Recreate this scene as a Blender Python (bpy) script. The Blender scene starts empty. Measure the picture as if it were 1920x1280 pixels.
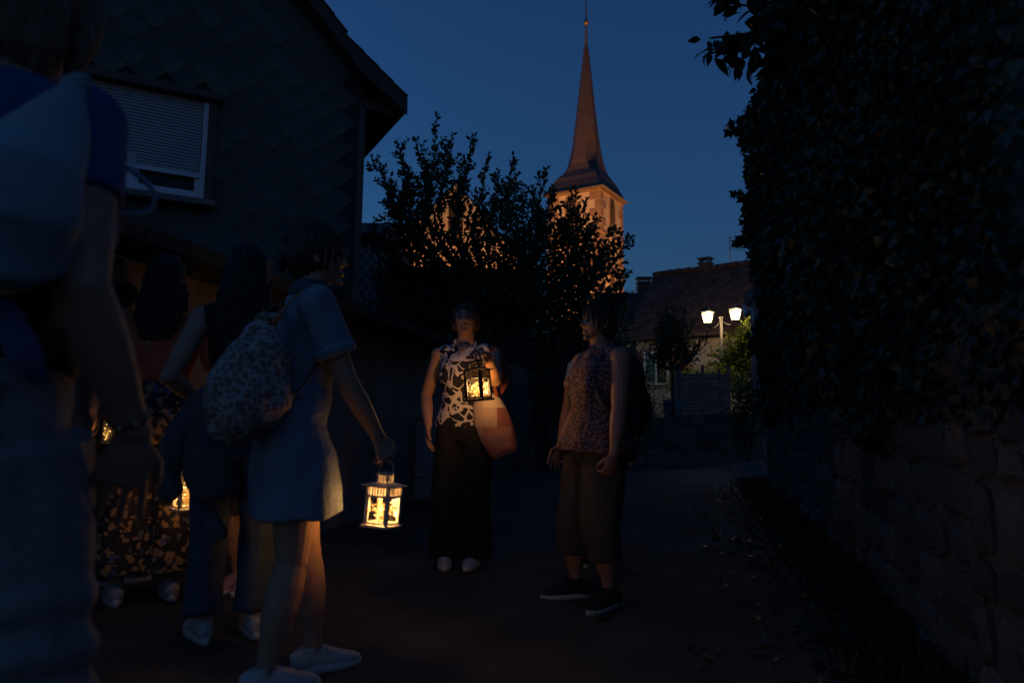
import bpy, bmesh, math, random
import numpy as np
from mathutils import Vector, Matrix, Quaternion

# ------------------------------------------------------------------ camera
scene = bpy.context.scene
COL = scene.collection
R = math.radians
F = 1333.0
CAM = Vector((0.0, 0.0, 1.0))
_p, _r = math.atan2(150.0, F), R(0.7)
_f = Vector((0, math.cos(_p), math.sin(_p)))
_u0 = Vector((0, -math.sin(_p), math.cos(_p)))
_x0 = Vector((1, 0, 0))
RIGHT = _x0 * math.cos(_r) + _u0 * math.sin(_r)
UP = _u0 * math.cos(_r) - _x0 * math.sin(_r)
cd = bpy.data.cameras.new('camera')
cam = bpy.data.objects.new('camera', cd)
COL.objects.link(cam)
cd.sensor_width = 36.0
cd.lens = 36.0 * F / 1920.0
cd.clip_start, cd.clip_end = 0.05, 600.0
cd.dof.use_dof = True
cd.dof.focus_distance = 6.0
cd.dof.aperture_fstop = 2.4
cam.matrix_world = Matrix(((RIGHT.x, UP.x, -_f.x, CAM.x), (RIGHT.y, UP.y, -_f.y, CAM.y),
                           (RIGHT.z, UP.z, -_f.z, CAM.z), (0, 0, 0, 1)))
scene.camera = cam

# ------------------------------------------------------------------ dusk sky, exposure
world = bpy.data.worlds.new('World')
scene.world = world
world.use_nodes = True
_wt = world.node_tree
_bg = _wt.nodes['Background']
_sky = _wt.nodes.new('ShaderNodeTexSky')
_sky.sky_type = 'NISHITA'
_sky.sun_disc = False
_sky.sun_elevation = R(-1.0)
_sky.sun_rotation = R(-80.0)
_sky.air_density, _sky.dust_density, _sky.ozone_density = 1.0, 0.2, 4.0
_tint = _wt.nodes.new('ShaderNodeMix')
_tint.data_type = 'RGBA'
_tint.blend_type = 'MULTIPLY'
_tint.inputs[0].default_value = 1.0
_tint.inputs[7].default_value = (0.70, 1.09, 0.93, 1)
_wt.links.new(_sky.outputs[0], _tint.inputs[6])
_wt.links.new(_tint.outputs[2], _bg.inputs[0])
_bg.inputs[1].default_value = 0.64
scene.view_settings.view_transform = 'Standard'
scene.view_settings.look = 'None'
scene.view_settings.exposure = 0.0
scene.view_settings.gamma = 1.0
scene.view_settings.use_curve_mapping = False
scene.render.engine = 'CYCLES'
scene.cycles.max_bounces = 6
scene.cycles.transparent_max_bounces = 16
scene.cycles.use_denoising = True
scene.cycles.sample_clamp_indirect = 2.0

rnd = random.Random(7)


def ray(px, py):
    return _f + RIGHT * ((px - 960.0) / F) + UP * ((640.0 - py) / F)


def P(px, py, Y):
    d = ray(px, py)
    return CAM + d * (Y / d.y)


def on_plane(px, py, p0, n):
    d = ray(px, py)
    return CAM + d * ((Vector(p0) - CAM).dot(n) / d.dot(n))


def on_wall(px, py, p0, d):
    """Hit of a view ray with the vertical plane through p0 along horizontal direction d."""
    return on_plane(px, py, p0, Vector((d.y, -d.x, 0)))


# ------------------------------------------------------------------ ground height
_HP = [(-1.0, 1.0, 0.02), (0.2, 1.0, 0.0), (-0.8, 2.5, 0.06), (0.42, 3.85, 0.055), (-0.32, 4.47, 0.14), (0.1, 4.2, 0.09), (0.52, 4.7, 0.1), (-1.8, 3.4, 0.16),
       (-1.25, 2.98, 0.12), (-1.0, 8.5, 0.13), (1.8, 3.0, 0.0), (3.9, 11.0, 0.08), (0, 15, 0.02), (1.5, 14.5, 0.05),
       (5.8, 17.5, 0.25), (0.6, 6, 0.02), (3, 0, 0), (-3, 0, 0.05), (2.4, 11.0, 0.03)]


def gz(x, y):
    n = d = 0.0
    for a, b, z in _HP:
        w = 1.0 / ((x - a) ** 2 + (y - b) ** 2 + 0.12) ** 1.5
        n += w * z
        d += w
    return n / d


def gz_np(x, y):
    n = np.zeros_like(x)
    d = np.zeros_like(x)
    for a, b, z in _HP:
        w = 1.0 / ((x - a) ** 2 + (y - b) ** 2 + 0.12) ** 1.5
        n += w * z
        d += w
    return n / d


# ------------------------------------------------------------------ materials
_mats = {}


def mat(name, col=(0.5, 0.5, 0.5), rough=0.8, var=0.0, vscale=4.0, col2=None, bump=0.0, bscale=60.0, metal=0.0,
        stretch=(1, 1, 1), emit=None, estr=0.0, island=0.0, spec=None, sheen=0.0, objrand=0.0):
    if name in _mats:
        return _mats[name]
    m = bpy.data.materials.new(name)
    m.use_nodes = True
    nt = m.node_tree
    b = nt.nodes['Principled BSDF']
    b.inputs['Roughness'].default_value = rough
    b.inputs['Metallic'].default_value = metal
    if spec is not None:
        b.inputs['Specular IOR Level'].default_value = spec
    c = (*col, 1)
    b.inputs['Base Color'].default_value = c
    tc = mp = None
    if var or col2 or bump:
        tc = nt.nodes.new('ShaderNodeTexCoord')
        mp = nt.nodes.new('ShaderNodeMapping')
        mp.inputs['Scale'].default_value = stretch
        nt.links.new(tc.outputs['Object'], mp.inputs[0])
    last = None
    if var or col2:
        n = nt.nodes.new('ShaderNodeTexNoise')
        n.inputs['Scale'].default_value = vscale
        n.inputs['Detail'].default_value = 5
        nt.links.new(mp.outputs[0], n.inputs[0])
        rp = nt.nodes.new('ShaderNodeValToRGB')
        rp.color_ramp.elements[0].position = 0.32
        rp.color_ramp.elements[1].position = 0.68
        k = 1 - var
        rp.color_ramp.elements[0].color = c if col2 is None else (*col2, 1)
        rp.color_ramp.elements[1].color = c
        if col2 is None:
            rp.color_ramp.elements[0].color = (col[0] * k, col[1] * k, col[2] * k, 1)
        nt.links.new(n.outputs[0], rp.inputs[0])
        last = rp.outputs[0]
    if objrand:
        oi = nt.nodes.new('ShaderNodeObjectInfo')
        hv = nt.nodes.new('ShaderNodeHueSaturation')
        mr = nt.nodes.new('ShaderNodeMapRange')
        mr.inputs[3].default_value = 1 - objrand
        mr.inputs[4].default_value = 1 + objrand
        nt.links.new(oi.outputs['Random'], mr.inputs[0])
        nt.links.new(mr.outputs[0], hv.inputs['Value'])
        hv.inputs['Color'].default_value = c
        if last:
            nt.links.new(last, hv.inputs['Color'])
        last = hv.outputs[0]
    if island:
        g = nt.nodes.new('ShaderNodeNewGeometry')
        hv = nt.nodes.new('ShaderNodeHueSaturation')
        mr = nt.nodes.new('ShaderNodeMapRange')
        mr.inputs[3].default_value = 1 - island
        mr.inputs[4].default_value = 1 + island
        nt.links.new(g.outputs['Random Per Island'], mr.inputs[0])
        nt.links.new(mr.outputs[0], hv.inputs['Value'])
        mh = nt.nodes.new('ShaderNodeMapRange')
        mh.inputs[3].default_value = 0.5 - 0.05 * island
        mh.inputs[4].default_value = 0.5 + 0.03 * island
        nt.links.new(g.outputs['Random Per Island'], mh.inputs[0])
        nt.links.new(mh.outputs[0], hv.inputs['Hue'])
        hv.inputs['Color'].default_value = c
        if last:
            nt.links.new(last, hv.inputs['Color'])
        last = hv.outputs[0]
    if last:
        nt.links.new(last, b.inputs['Base Color'])
    if bump:
        n2 = nt.nodes.new('ShaderNodeTexNoise')
        n2.inputs['Scale'].default_value = bscale
        n2.inputs['Detail'].default_value = 4
        nt.links.new(mp.outputs[0], n2.inputs[0])
        bp = nt.nodes.new('ShaderNodeBump')
        bp.inputs['Strength'].default_value = bump
        bp.inputs['Distance'].default_value = 0.02
        nt.links.new(n2.outputs[0], bp.inputs['Height'])
        nt.links.new(bp.outputs[0], b.inputs['Normal'])
    if emit:
        b.inputs['Emission Color'].default_value = (*emit, 1)
        b.inputs['Emission Strength'].default_value = estr
    if sheen:
        b.inputs['Sheen Weight'].default_value = sheen
    _mats[name] = m
    return m


def leaf_mat(name, col, island=0.35, trans=0.25, rough=0.5):
    if name in _mats:
        return _mats[name]
    m = mat(name, col, rough, island=island)
    nt = m.node_tree
    b = nt.nodes['Principled BSDF']
    out = nt.nodes['Material Output']
    t = nt.nodes.new('ShaderNodeBsdfTranslucent')
    t.inputs[0].default_value = (col[0] * 1.3, col[1] * 1.5, col[2] * 0.8, 1)
    mx = nt.nodes.new('ShaderNodeMixShader')
    mx.inputs[0].default_value = trans
    nt.links.new(b.outputs[0], mx.inputs[1])
    nt.links.new(t.outputs[0], mx.inputs[2])
    nt.links.new(mx.outputs[0], out.inputs[0])
    return m


def pattern(name, kind, c0, c1, c2=None, scale=20.0, thr=0.5, warp=0.05, wscale=8.0, rough=0.85):
    """Printed cloth: 'cells' flowers on a ground, 'leaf' big leaf shapes, 'noise' blotches, 'patch' squares."""
    if name in _mats:
        return _mats[name]
    m = bpy.data.materials.new(name)
    m.use_nodes = True
    nt = m.node_tree
    N, L = nt.nodes.new, nt.links.new
    b = nt.nodes['Principled BSDF']
    b.inputs['Roughness'].default_value = rough
    tc = N('ShaderNodeTexCoord')
    wn = N('ShaderNodeTexNoise')
    wn.inputs['Scale'].default_value = wscale
    L(tc.outputs['Object'], wn.inputs[0])
    sub = N('ShaderNodeVectorMath')
    sub.operation = 'SUBTRACT'
    sub.inputs[1].default_value = (0.5, 0.5, 0.5)
    L(wn.outputs['Color'], sub.inputs[0])
    sc = N('ShaderNodeVectorMath')
    sc.operation = 'SCALE'
    sc.inputs['Scale'].default_value = warp
    L(sub.outputs[0], sc.inputs[0])
    ad = N('ShaderNodeVectorMath')
    ad.operation = 'ADD'
    L(tc.outputs['Object'], ad.inputs[0])
    L(sc.outputs[0], ad.inputs[1])

    def ramp(src, stops):
        r = N('ShaderNodeValToRGB')
        r.color_ramp.interpolation = 'CONSTANT'
        e = r.color_ramp.elements
        e[0].position, e[0].color = 0.0, (*stops[0][1], 1)
        e[1].position, e[1].color = stops[1][0], (*stops[1][1], 1)
        for p, c in stops[2:]:
            q = e.new(p)
            q.color = (*c, 1)
        L(src, r.inputs[0])
        return r.outputs[0]

    def mix(fac, a, bb):
        x = N('ShaderNodeMix')
        x.data_type = 'RGBA'
        L(fac, x.inputs[0])
        for s, i in ((a, 6), (bb, 7)):
            if isinstance(s, tuple):
                x.inputs[i].default_value = (*s, 1)
            else:
                L(s, x.inputs[i])
        return x.outputs[2]
    W, K = (1, 1, 1), (0, 0, 0)
    if kind == 'cells':
        v = N('ShaderNodeTexVoronoi')
        v.inputs['Scale'].default_value = scale
        L(ad.outputs[0], v.inputs[0])
        fac = ramp(v.outputs['Distance'], [(0, W), (thr, K)])
        sp = N('ShaderNodeSeparateColor')
        L(v.outputs['Color'], sp.inputs[0])
        fc = ramp(sp.outputs[0], [(0, c1), (0.45, c2 or c1), (0.7, c0), (0.8, c1)])
        col = mix(fac, c0, fc)
    elif kind == 'leaf':
        n = N('ShaderNodeTexNoise')
        n.inputs['Scale'].default_value = scale
        n.inputs['Detail'].default_value = 0.5
        n.inputs['Distortion'].default_value = 2.2
        L(ad.outputs[0], n.inputs[0])
        fac = ramp(n.outputs[0], [(0, K), (thr, W)])
        n2 = N('ShaderNodeTexVoronoi')
        n2.feature = 'DISTANCE_TO_EDGE'
        n2.inputs['Scale'].default_value = scale * .9
        L(ad.outputs[0], n2.inputs[0])
        f2 = ramp(n2.outputs[0], [(0, K), (0.035, W)])
        ml = N('ShaderNodeMath')
        ml.operation = 'MULTIPLY'
        L(fac, ml.inputs[0])
        L(f2, ml.inputs[1])
        col = mix(ml.outputs[0], c1, c0)
    elif kind == 'noise':
        n = N('ShaderNodeTexNoise')
        n.inputs['Scale'].default_value = scale
        n.inputs['Detail'].default_value = 3
        L(ad.outputs[0], n.inputs[0])
        st = [(0, c0), (thr, c1)]
        if c2:
            st.append((thr + 0.1, c2))
        col = ramp(n.outputs[0], st)
    else:
        br = N('ShaderNodeTexBrick')
        br.inputs['Scale'].default_value = scale
        br.inputs['Mortar Size'].default_value = 0.0
        br.inputs['Color1'].default_value = (*c0, 1)
        br.inputs['Color2'].default_value = (*c1, 1)
        br.inputs['Brick Width'].default_value = 0.9
        br.inputs['Row Height'].default_value = 0.6
        mp = N('ShaderNodeMapping')
        mp.inputs['Rotation'].default_value = (R(90), 0, 0)
        L(tc.outputs['Object'], mp.inputs[0])
        L(mp.outputs[0], br.inputs[0])
        n = N('ShaderNodeTexNoise')
        n.inputs['Scale'].default_value = 90
        L(tc.outputs['Object'], n.inputs[0])
        fac = ramp(n.outputs[0], [(0, K), (0.6, W)])
        col = mix(fac, br.outputs[0], c2 or c1)
        mm = N('ShaderNodeMix')
        mm.data_type = 'RGBA'
        mm.inputs[0].default_value = 0.25
        L(br.outputs[0], mm.inputs[6])
        L(col, mm.inputs[7])
        col = mm.outputs[2]
    L(col, b.inputs['Base Color'])
    fb = N('ShaderNodeTexNoise')
    fb.inputs['Scale'].default_value = 25
    fb.inputs['Detail'].default_value = 6
    L(tc.outputs['Object'], fb.inputs[0])
    bp = N('ShaderNodeBump')
    bp.inputs['Strength'].default_value = 0.35
    bp.inputs['Distance'].default_value = 0.02
    L(fb.outputs[0], bp.inputs['Height'])
    L(bp.outputs[0], b.inputs['Normal'])
    _mats[name] = m
    return m


# ------------------------------------------------------------------ objects
def tag(o, label=None, cat=None, group=None, kind=None):
    if label:
        o['label'] = label
    if cat:
        o['category'] = cat
    if group:
        o['group'] = group
    if kind:
        o['kind'] = kind
    return o


def empty(name, loc, rz=0.0, label=None, cat=None, group=None):
    o = bpy.data.objects.new(name, None)
    COL.objects.link(o)
    o.empty_display_size = 0.1
    o.location = loc
    o.rotation_euler = (0, 0, rz)
    return tag(o, label, cat, group)


def link(name, me, m=None, parent=None, loc=(0, 0, 0), rot=None, scale=None):
    o = bpy.data.objects.new(name, me)
    COL.objects.link(o)
    if m is not None and not me.materials:
        me.materials.append(m)
    if parent:
        o.parent = parent
    o.location = loc
    if rot is not None:
        o.rotation_euler = rot
    if scale is not None:
        o.scale = scale
    return o


def mesh_of(bm, smooth=False):
    me = bpy.data.meshes.new('mesh')
    bmesh.ops.recalc_face_normals(bm, faces=bm.faces)
    bm.to_mesh(me)
    bm.free()
    if smooth:
        me.polygons.foreach_set('use_smooth', [True] * len(me.polygons))
    return me


def pydata(v, f, smooth=False):
    me = bpy.data.meshes.new('mesh')
    me.from_pydata([tuple(x) for x in v], [], f)
    me.update()
    if smooth:
        me.polygons.foreach_set('use_smooth', [True] * len(me.polygons))
    return me


def box(bm, c, s, rot=None, bev=0.0):
    """box with centre c and full sizes s; rot a 3x3 matrix"""
    M = Matrix.Translation(c) @ ((rot.to_4x4() if rot else Matrix.Identity(4))) @ Matrix.Diagonal((s[0], s[1], s[2], 1))
    g = bmesh.ops.create_cube(bm, size=1.0, matrix=M)
    if bev:
        es = list({e for v in g['verts'] for e in v.link_edges})
        bmesh.ops.bevel(bm, geom=es, offset=bev, segments=1, affect='EDGES')


def B(*boxes, bev=0.0):
    bm = bmesh.new()
    for b in boxes:
        box(bm, *b[:2], rot=(b[2] if len(b) > 2 else None), bev=bev)
    return mesh_of(bm)


def extrude(bm, pts, vec):
    """closed prism from polygon pts swept along vec"""
    vec = Vector(vec)
    a = [bm.verts.new(Vector(p)) for p in pts]
    b = [bm.verts.new(Vector(p) + vec) for p in pts]
    n = len(a)
    bm.faces.new(a)
    bm.faces.new(list(reversed(b)))
    for i in range(n):
        bm.faces.new((a[i], b[i], b[(i + 1) % n], a[(i + 1) % n]))


def loft(bm, pts, rad, side=None, seg=14, cap=True):
    """tube of elliptical sections; rad: list of r or (a,b); side: vector for the a axis"""
    pts = [Vector(p) for p in pts]
    n = len(pts)
    rings = []
    prev = None
    for i in range(n):
        t = (pts[min(i + 1, n - 1)] - pts[max(i - 1, 0)])
        if t.length < 1e-9:
            t = Vector((0, 0, 1))
        t.normalize()
        s = Vector(side) if side is not None else (prev if prev is not None else (Vector((1, 0, 0)) if abs(t.x) < 0.8 else Vector((0, 1, 0))))
        s = s - t * s.dot(t)
        if s.length < 1e-6:
            s = t.orthogonal()
        s.normalize()
        prev = s
        w = t.cross(s)
        r = rad[i] if i < len(rad) else rad[-1]
        a, b = r if isinstance(r, (tuple, list)) else (r, r)
        rings.append([bm.verts.new(pts[i] + s * (a * math.cos(2 * math.pi * k / seg)) + w * (b * math.sin(2 * math.pi * k / seg))) for k in range(seg)])
    for i in range(n - 1):
        for k in range(seg):
            bm.faces.new((rings[i][k], rings[i][(k + 1) % seg], rings[i + 1][(k + 1) % seg], rings[i + 1][k]))
    if cap:
        bm.faces.new(list(reversed(rings[0])))
        bm.faces.new(rings[-1])


def ball(bm, c, r, seg=14, rot=None):
    r = (r, r, r) if not isinstance(r, (tuple, list)) else r
    M = Matrix.Translation(c) @ (rot.to_4x4() if rot else Matrix.Identity(4)) @ Matrix.Diagonal((*r, 1))
    bmesh.ops.create_uvsphere(bm, u_segments=seg, v_segments=max(6, seg * 2 // 3), radius=1.0, matrix=M)


def tube(pts, r, seg=8):
    bm = bmesh.new()
    loft(bm, pts, r if isinstance(r, list) else [r] * len(pts), seg=seg)
    return mesh_of(bm, True)


def curve(pts, n=12):
    """Catmull-Rom through pts"""
    pts = [Vector(p) for p in pts]
    q = [pts[0] * 2 - pts[1]] + pts + [pts[-1] * 2 - pts[-2]]
    out = []
    for i in range(1, len(q) - 2):
        for k in range(n):
            t = k / n
            a, b, c, d = q[i - 1], q[i], q[i + 1], q[i + 2]
            out.append(0.5 * ((2 * b) + (c - a) * t + (2 * a - 5 * b + 4 * c - d) * t * t + (3 * b - a - 3 * c + d) * t ** 3))
    out.append(pts[-1])
    return out


def wnoise(co, freq, seed, aniso=(1, 1, 1)):
    g = np.random.default_rng(seed)
    co = co * np.array(aniso)
    s = np.zeros(len(co))
    for i in range(5):
        k1, k2 = g.normal(size=3) * freq, g.normal(size=3) * freq * 0.7
        s += np.sin(co @ k1 + g.uniform(0, 6.28) + 1.6 * np.sin(co @ k2 + g.uniform(0, 6.28)))
    return s / 2.3


def remesh(bm, voxel, smooth=2, wr=0.0, wf=25.0, seed=1, aniso=(1, 1, 1), fn=None):
    """One continuous surface from the overlapping solids in bm."""
    bmesh.ops.recalc_face_normals(bm, faces=bm.faces)
    me = bpy.data.meshes.new('solid')
    bm.to_mesh(me)
    bm.free()
    o = bpy.data.objects.new('solid', me)
    COL.objects.link(o)
    md = o.modifiers.new('r', 'REMESH')
    md.mode = 'VOXEL'
    md.voxel_size = voxel
    if smooth:
        ms = o.modifiers.new('s', 'SMOOTH')
        ms.factor = 0.5
        ms.iterations = smooth
    dg = bpy.context.evaluated_depsgraph_get()
    out = bpy.data.meshes.new_from_object(o.evaluated_get(dg))
    bpy.data.objects.remove(o)
    bpy.data.meshes.remove(me)
    n = len(out.vertices)
    if (wr or fn) and n:
        co = np.empty(n * 3, np.float32)
        out.vertices.foreach_get('co', co)
        co = co.reshape(-1, 3).astype(np.float64)
        no = np.empty(n * 3, np.float32)
        out.vertices.foreach_get('normal', no)
        no = no.reshape(-1, 3)
        d = wr * wnoise(co, wf, seed, aniso) if wr else np.zeros(n)
        if fn:
            d = d + fn(co)
        co += no * d[:, None]
        out.vertices.foreach_set('co', co.astype(np.float32).ravel())
    out.polygons.foreach_set('use_smooth', [True] * len(out.polygons))
    out.update()
    return out


OVAL = (np.array([(0, 0, 0), (.24, .3, .07), (.22, .65, .06), (0, 1, -.05), (-.22, .65, .06), (-.24, .3, .07)]), [(0, 1, 2, 3), (0, 3, 4, 5)])
_ml = [(0, 0), (.12, .1), (.5, .05), (.36, .28), (.62, .5), (.28, .55), (0, 1.0), (-.28, .55), (-.62, .5), (-.36, .28), (-.5, .05), (-.12, .1)]
MAPLE = (np.array([(x, y, abs(x) * .2 - .12 * y * y) for x, y in _ml]), [(0, 1, 2, 3, 4, 5, 6), (0, 6, 7, 8, 9, 10, 11)])
IVY = (np.array([(0, 0, 0), (.38, .12, .05), (.3, .5, .04), (0, 1, -.08), (-.3, .5, .04), (-.38, .12, .05)]), [(0, 1, 2, 3), (0, 3, 4, 5)])
BLADE = (np.array([(-.03, 0, 0), (.03, 0, 0), (.018, .6, .06), (0, 1, .22), (-.018, .6, .06)]), [(0, 1, 2, 3, 4)])


def leaves(pos, dirs, size, shape=OVAL, seed=0, normal=None):
    g = np.random.default_rng(seed)
    pos = np.asarray(pos, float)
    n = len(pos)
    d = np.asarray(dirs, float)
    d = d / (np.linalg.norm(d, axis=1, keepdims=True) + 1e-9)
    rv = g.normal(size=(n, 3)) if normal is None else np.asarray(normal, float) + g.normal(size=(n, 3)) * .35
    x = np.cross(d, rv)
    x /= np.linalg.norm(x, axis=1, keepdims=True) + 1e-9
    z = np.cross(x, d)
    T, Fc = shape
    size = np.asarray(size, float).reshape(-1, 1, 1) * np.ones((n, 1, 1))
    V = pos[:, None, :] + size * (T[None, :, 0:1] * x[:, None, :] + T[None, :, 1:2] * d[:, None, :] + T[None, :, 2:3] * z[:, None, :])
    k = len(T)
    V = V.reshape(-1, 3).astype(np.float32)
    me = bpy.data.meshes.new('leaves')
    lens = [len(f) for f in Fc]
    flat = np.concatenate([np.array(f) for f in Fc])
    loops = (flat[None, :] + (np.arange(n) * k)[:, None]).ravel().astype(np.int32)
    tot = np.tile(np.array(lens, np.int32), n)
    starts = np.concatenate([[0], np.cumsum(tot)[:-1]]).astype(np.int32)
    me.vertices.add(len(V))
    me.vertices.foreach_set('co', V.ravel())
    me.loops.add(len(loops))
    me.loops.foreach_set('vertex_index', loops)
    me.polygons.add(len(tot))
    me.polygons.foreach_set('loop_start', starts)
    me.polygons.foreach_set('loop_total', tot)
    me.update(calc_edges=True)
    return me


def cloud(blobs, n, g, hollow=0.35):
    """points in ellipsoids [(centre, radii)], more near the shell, uneven clumps"""
    vol = np.array([r[0] * r[1] * r[2] for c, r in blobs]) ** .75
    idx = g.choice(len(blobs), size=n, p=vol / vol.sum())
    C = np.array([list(c) for c, r in blobs])[idx]
    Rr = np.array([list(r) for c, r in blobs])[idx]
    v = g.normal(size=(n, 3))
    v /= np.linalg.norm(v, axis=1, keepdims=True)
    rad = (hollow + (1 - hollow) * g.uniform(size=(n, 1)) ** .6)
    lump = 1 + .22 * wnoise(v * 1.0 + C * 3, 3.0, 5)[:, None]
    return C + v * Rr * rad * lump, v


# ------------------------------------------------------------------ ground, lane, verge
LDIR = Vector((0.24, 0.97, 0)).normalized()


def sheet(name, xs, ys, dz, m, inside=None):
    X, Y = np.meshgrid(xs, ys)
    Z = gz_np(X, Y) + dz
    ny, nx = X.shape
    v = np.stack([X, Y, Z], -1).reshape(-1, 3)
    f = []
    for j in range(ny - 1):
        for i in range(nx - 1):
            a = j * nx + i
            q = (a, a + 1, a + nx + 1, a + nx)
            if inside is None or inside(*v[list(q)].mean(0)[:2]):
                f.append(q)
    o = link(name, pydata(v, f, True), m)
    return tag(o, kind='structure')


def wall_x(y):          # lane-side face of the right stone wall
    return 1.8 + 0.267 * (y - 2.96)


def left_x(y):          # lane-side face of the left garden wall
    return -3.0 + 0.247 * y


m_ground = mat('earth', (0.035, 0.04, 0.025), 0.95, var=.5, vscale=.8, bump=.5, bscale=9)
m_road = mat('asphalt', (0.115, 0.1, 0.086), 0.85, var=.45, vscale=2.2, bump=.8, bscale=160)
sheet('ground', np.concatenate([np.arange(-90, -8, 8), np.arange(-8, 12, .5), np.arange(12, 100, 8)]),
      np.concatenate([np.arange(-20, -2, 3), np.arange(-2, 22, .5), np.arange(22, 240, 12)]), -0.03, m_ground)
sheet('road', np.arange(-4.2, 12, .15), np.arange(-2, 20, .15), 0.0, m_road,
      lambda x, y: left_x(y) - .05 < x < (wall_x(y) - .25 + .12 * math.sin(y * 2.1) if y < 11 else 11.5) and y < 17.2)

gv = np.random.default_rng(3)
n = 5200
yy = 1.2 + 10.5 * gv.uniform(size=n) ** 1.25
xx = np.array([wall_x(y) for y in yy]) - np.abs(gv.normal(size=n)) * .22 - .02
zz = gz_np(xx, yy)
dirs = np.stack([gv.normal(size=n) * .5 - .2, gv.normal(size=n) * .5, np.ones(n)], 1)
tag(link('grass', leaves(np.stack([xx, yy, zz], 1), dirs, gv.uniform(.05, .16, n), BLADE, 3), leaf_mat('grass_blades', (.05, .075, .025))), kind='stuff')
n = 900
yy = 1.3 + 10 * gv.uniform(size=n) ** 1.3
xx = np.array([wall_x(y) for y in yy]) - np.abs(gv.normal(size=n)) * .5
dirs = np.stack([gv.normal(size=n), gv.normal(size=n), gv.normal(size=n) * .12], 1)
tag(link('leaf_litter', leaves(np.stack([xx, yy, gz_np(xx, yy) + .012], 1), dirs, gv.uniform(.05, .1, n), OVAL, 4,
         normal=np.tile([0, 0, 1], (n, 1))), leaf_mat('dead_leaves', (.09, .06, .035), .5, .05)), kind='stuff')
n = 3500
yy = gv.uniform(1.5, 12, n)
xx = gv.uniform(-2.6, 3.6, n)
tag(link('gravel', leaves(np.stack([xx, yy, gz_np(xx, yy) + .004], 1), gv.normal(size=(n, 3)) * [1, 1, .2], gv.uniform(.008, .02, n), OVAL, 6,
         normal=np.tile([0, 0, 1], (n, 1))), mat('grit', (.13, .12, .11), .9, island=.5)), kind='stuff')

# ------------------------------------------------------------------ slate-clad house (left)
U = Vector((.88, .47, 0)).normalized()
NV = Vector((U.y, -U.x, 0))            # towards the lane
C0 = P(668, 560, 9.5)
C0.z = 0


def wl(s, z, out=0.0):                 # s metres left of the corner
    return C0 - U * s + NV * out + Vector((0, 0, z))


def wpix(px, py, out=0.0):
    q = on_wall(px, py, C0 + NV * out, U)
    return (C0 - q).dot(U), q.z


m_slate = mat('slate_shingle', (.115, .125, .10), .7, var=.35, vscale=3, col2=(.075, .085, .085), bump=.3, bscale=40, spec=.25, objrand=.17)
m_slatew = mat('slate_backing', (.04, .045, .05), .9, bump=.2)
m_verge = mat('brown_boards', (.10, .07, .055), .75, var=.4, vscale=6, stretch=(1, 1, 8), bump=.2)
m_plaster = mat('grey_render', (.34, .31, .28), .95, var=.35, vscale=2.2, stretch=(3, 3, .35), bump=.35, bscale=30)
m_tile = mat('clay_tiles', (.12, .065, .048), .85, var=.5, vscale=5, island=.35, bump=.2)
m_white = mat('white_pvc', (.72, .74, .76), .45)
m_glassd = mat('window_glass', (.02, .025, .03), .06, spec=.8)

house = empty('slate_house', wl(3, 0.0), 0, 'house with dark rounded slate cladding and a brown roof verge, left of the lane', 'house')


def hpart(name, me, m, parent=house, kind=None):
    o = link(name, me, m)
    if parent is not None:
        pl = parent.location.copy()
        o.parent = parent
        o.location = -pl if parent.parent is None else (0, 0, 0)
    if kind:
        o['kind'] = kind
    return o


tipS, tipZ = wpix(764, 189, .25)
kS, kZ = wpix(667, 91, .25)
tS, tZ = wpix(599, 0, .25)
sl2 = (tZ - kZ) / (tS - kS)
pkS = 4.7
pkZ = kZ + sl2 * (pkS - kS)
prof = [(tipS, tipZ), (kS, kZ), (pkS, pkZ), (2 * pkS - kS, kZ), (2 * pkS - tipS, tipZ)]
TH = .16
low = [(s, z - TH) for s, z in prof]
VD = -NV                               # away from the lane
bm = bmesh.new()
v0 = [wl(s, z - .012, .22) for s, z in prof] + [wl(s, z, .22) for s, z in reversed(low)]
extrude(bm, v0, VD * 9.5)
roof = hpart('roof', mesh_of(bm), m_verge)
bm = bmesh.new()
bd = .25                               # barge boards, proud of the roof edge
for a, b in ((0, 1), (1, 2)):
    (s0, z0), (s1, z1) = prof[a], prof[b]
    extrude(bm, [wl(s0, z0 + .03, .225), wl(s1, z1 + .03, .225), wl(s1, z1 - bd, .225), wl(s0, z0 - bd * .8, .225)], NV * .035)
hpart('barge_board', mesh_of(bm), m_verge, roof)['label'] = 'weathered brown board along the sloping roof edge'
bm = bmesh.new()                       # verge tiles that stand a little proud of the edge
k = 0
s = tipS
while s < pkS - .2:
    z = np.interp(s, [p[0] for p in prof[:3]], [p[1] for p in prof[:3]])
    sl = sl2 if s > kS else (kZ - tipZ) / (kS - tipS)
    a = math.atan(sl)
    box(bm, wl(s + .14, z + .05 + .14 * sl, .12), (.34, .3, .022), Matrix(((-U.x, VD.x, 0), (-U.y, VD.y, 0), (0, 0, 1))).to_3x3() @ Matrix.Rotation(-a + .05, 3, 'Y'))
    s += .27 * math.cos(a)
o = hpart('verge_tiles', mesh_of(bm), m_tile, roof)
# eave return: little boxed end where the roof passes the corner
bm = bmesh.new()
es, ez = wpix(684, 199, .06)
fs, fz = wpix(738, 204, .06)
gs, gz_ = wpix(731, 219, .06)
extrude(bm, [wl(es, ez + .1, .07), wl(fs, fz + .02, .07), wl(gs, gz_, .07), wl(es, ez - .03, .07)], VD * .05)
hpart('eave_board', mesh_of(bm), m_verge, roof)
# gable wall core
ZB = wpix(655, 562)[1]
bm = bmesh.new()


def under(s):
    return np.interp(s, [p[0] for p in low], [p[1] for p in low]) - .02


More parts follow.
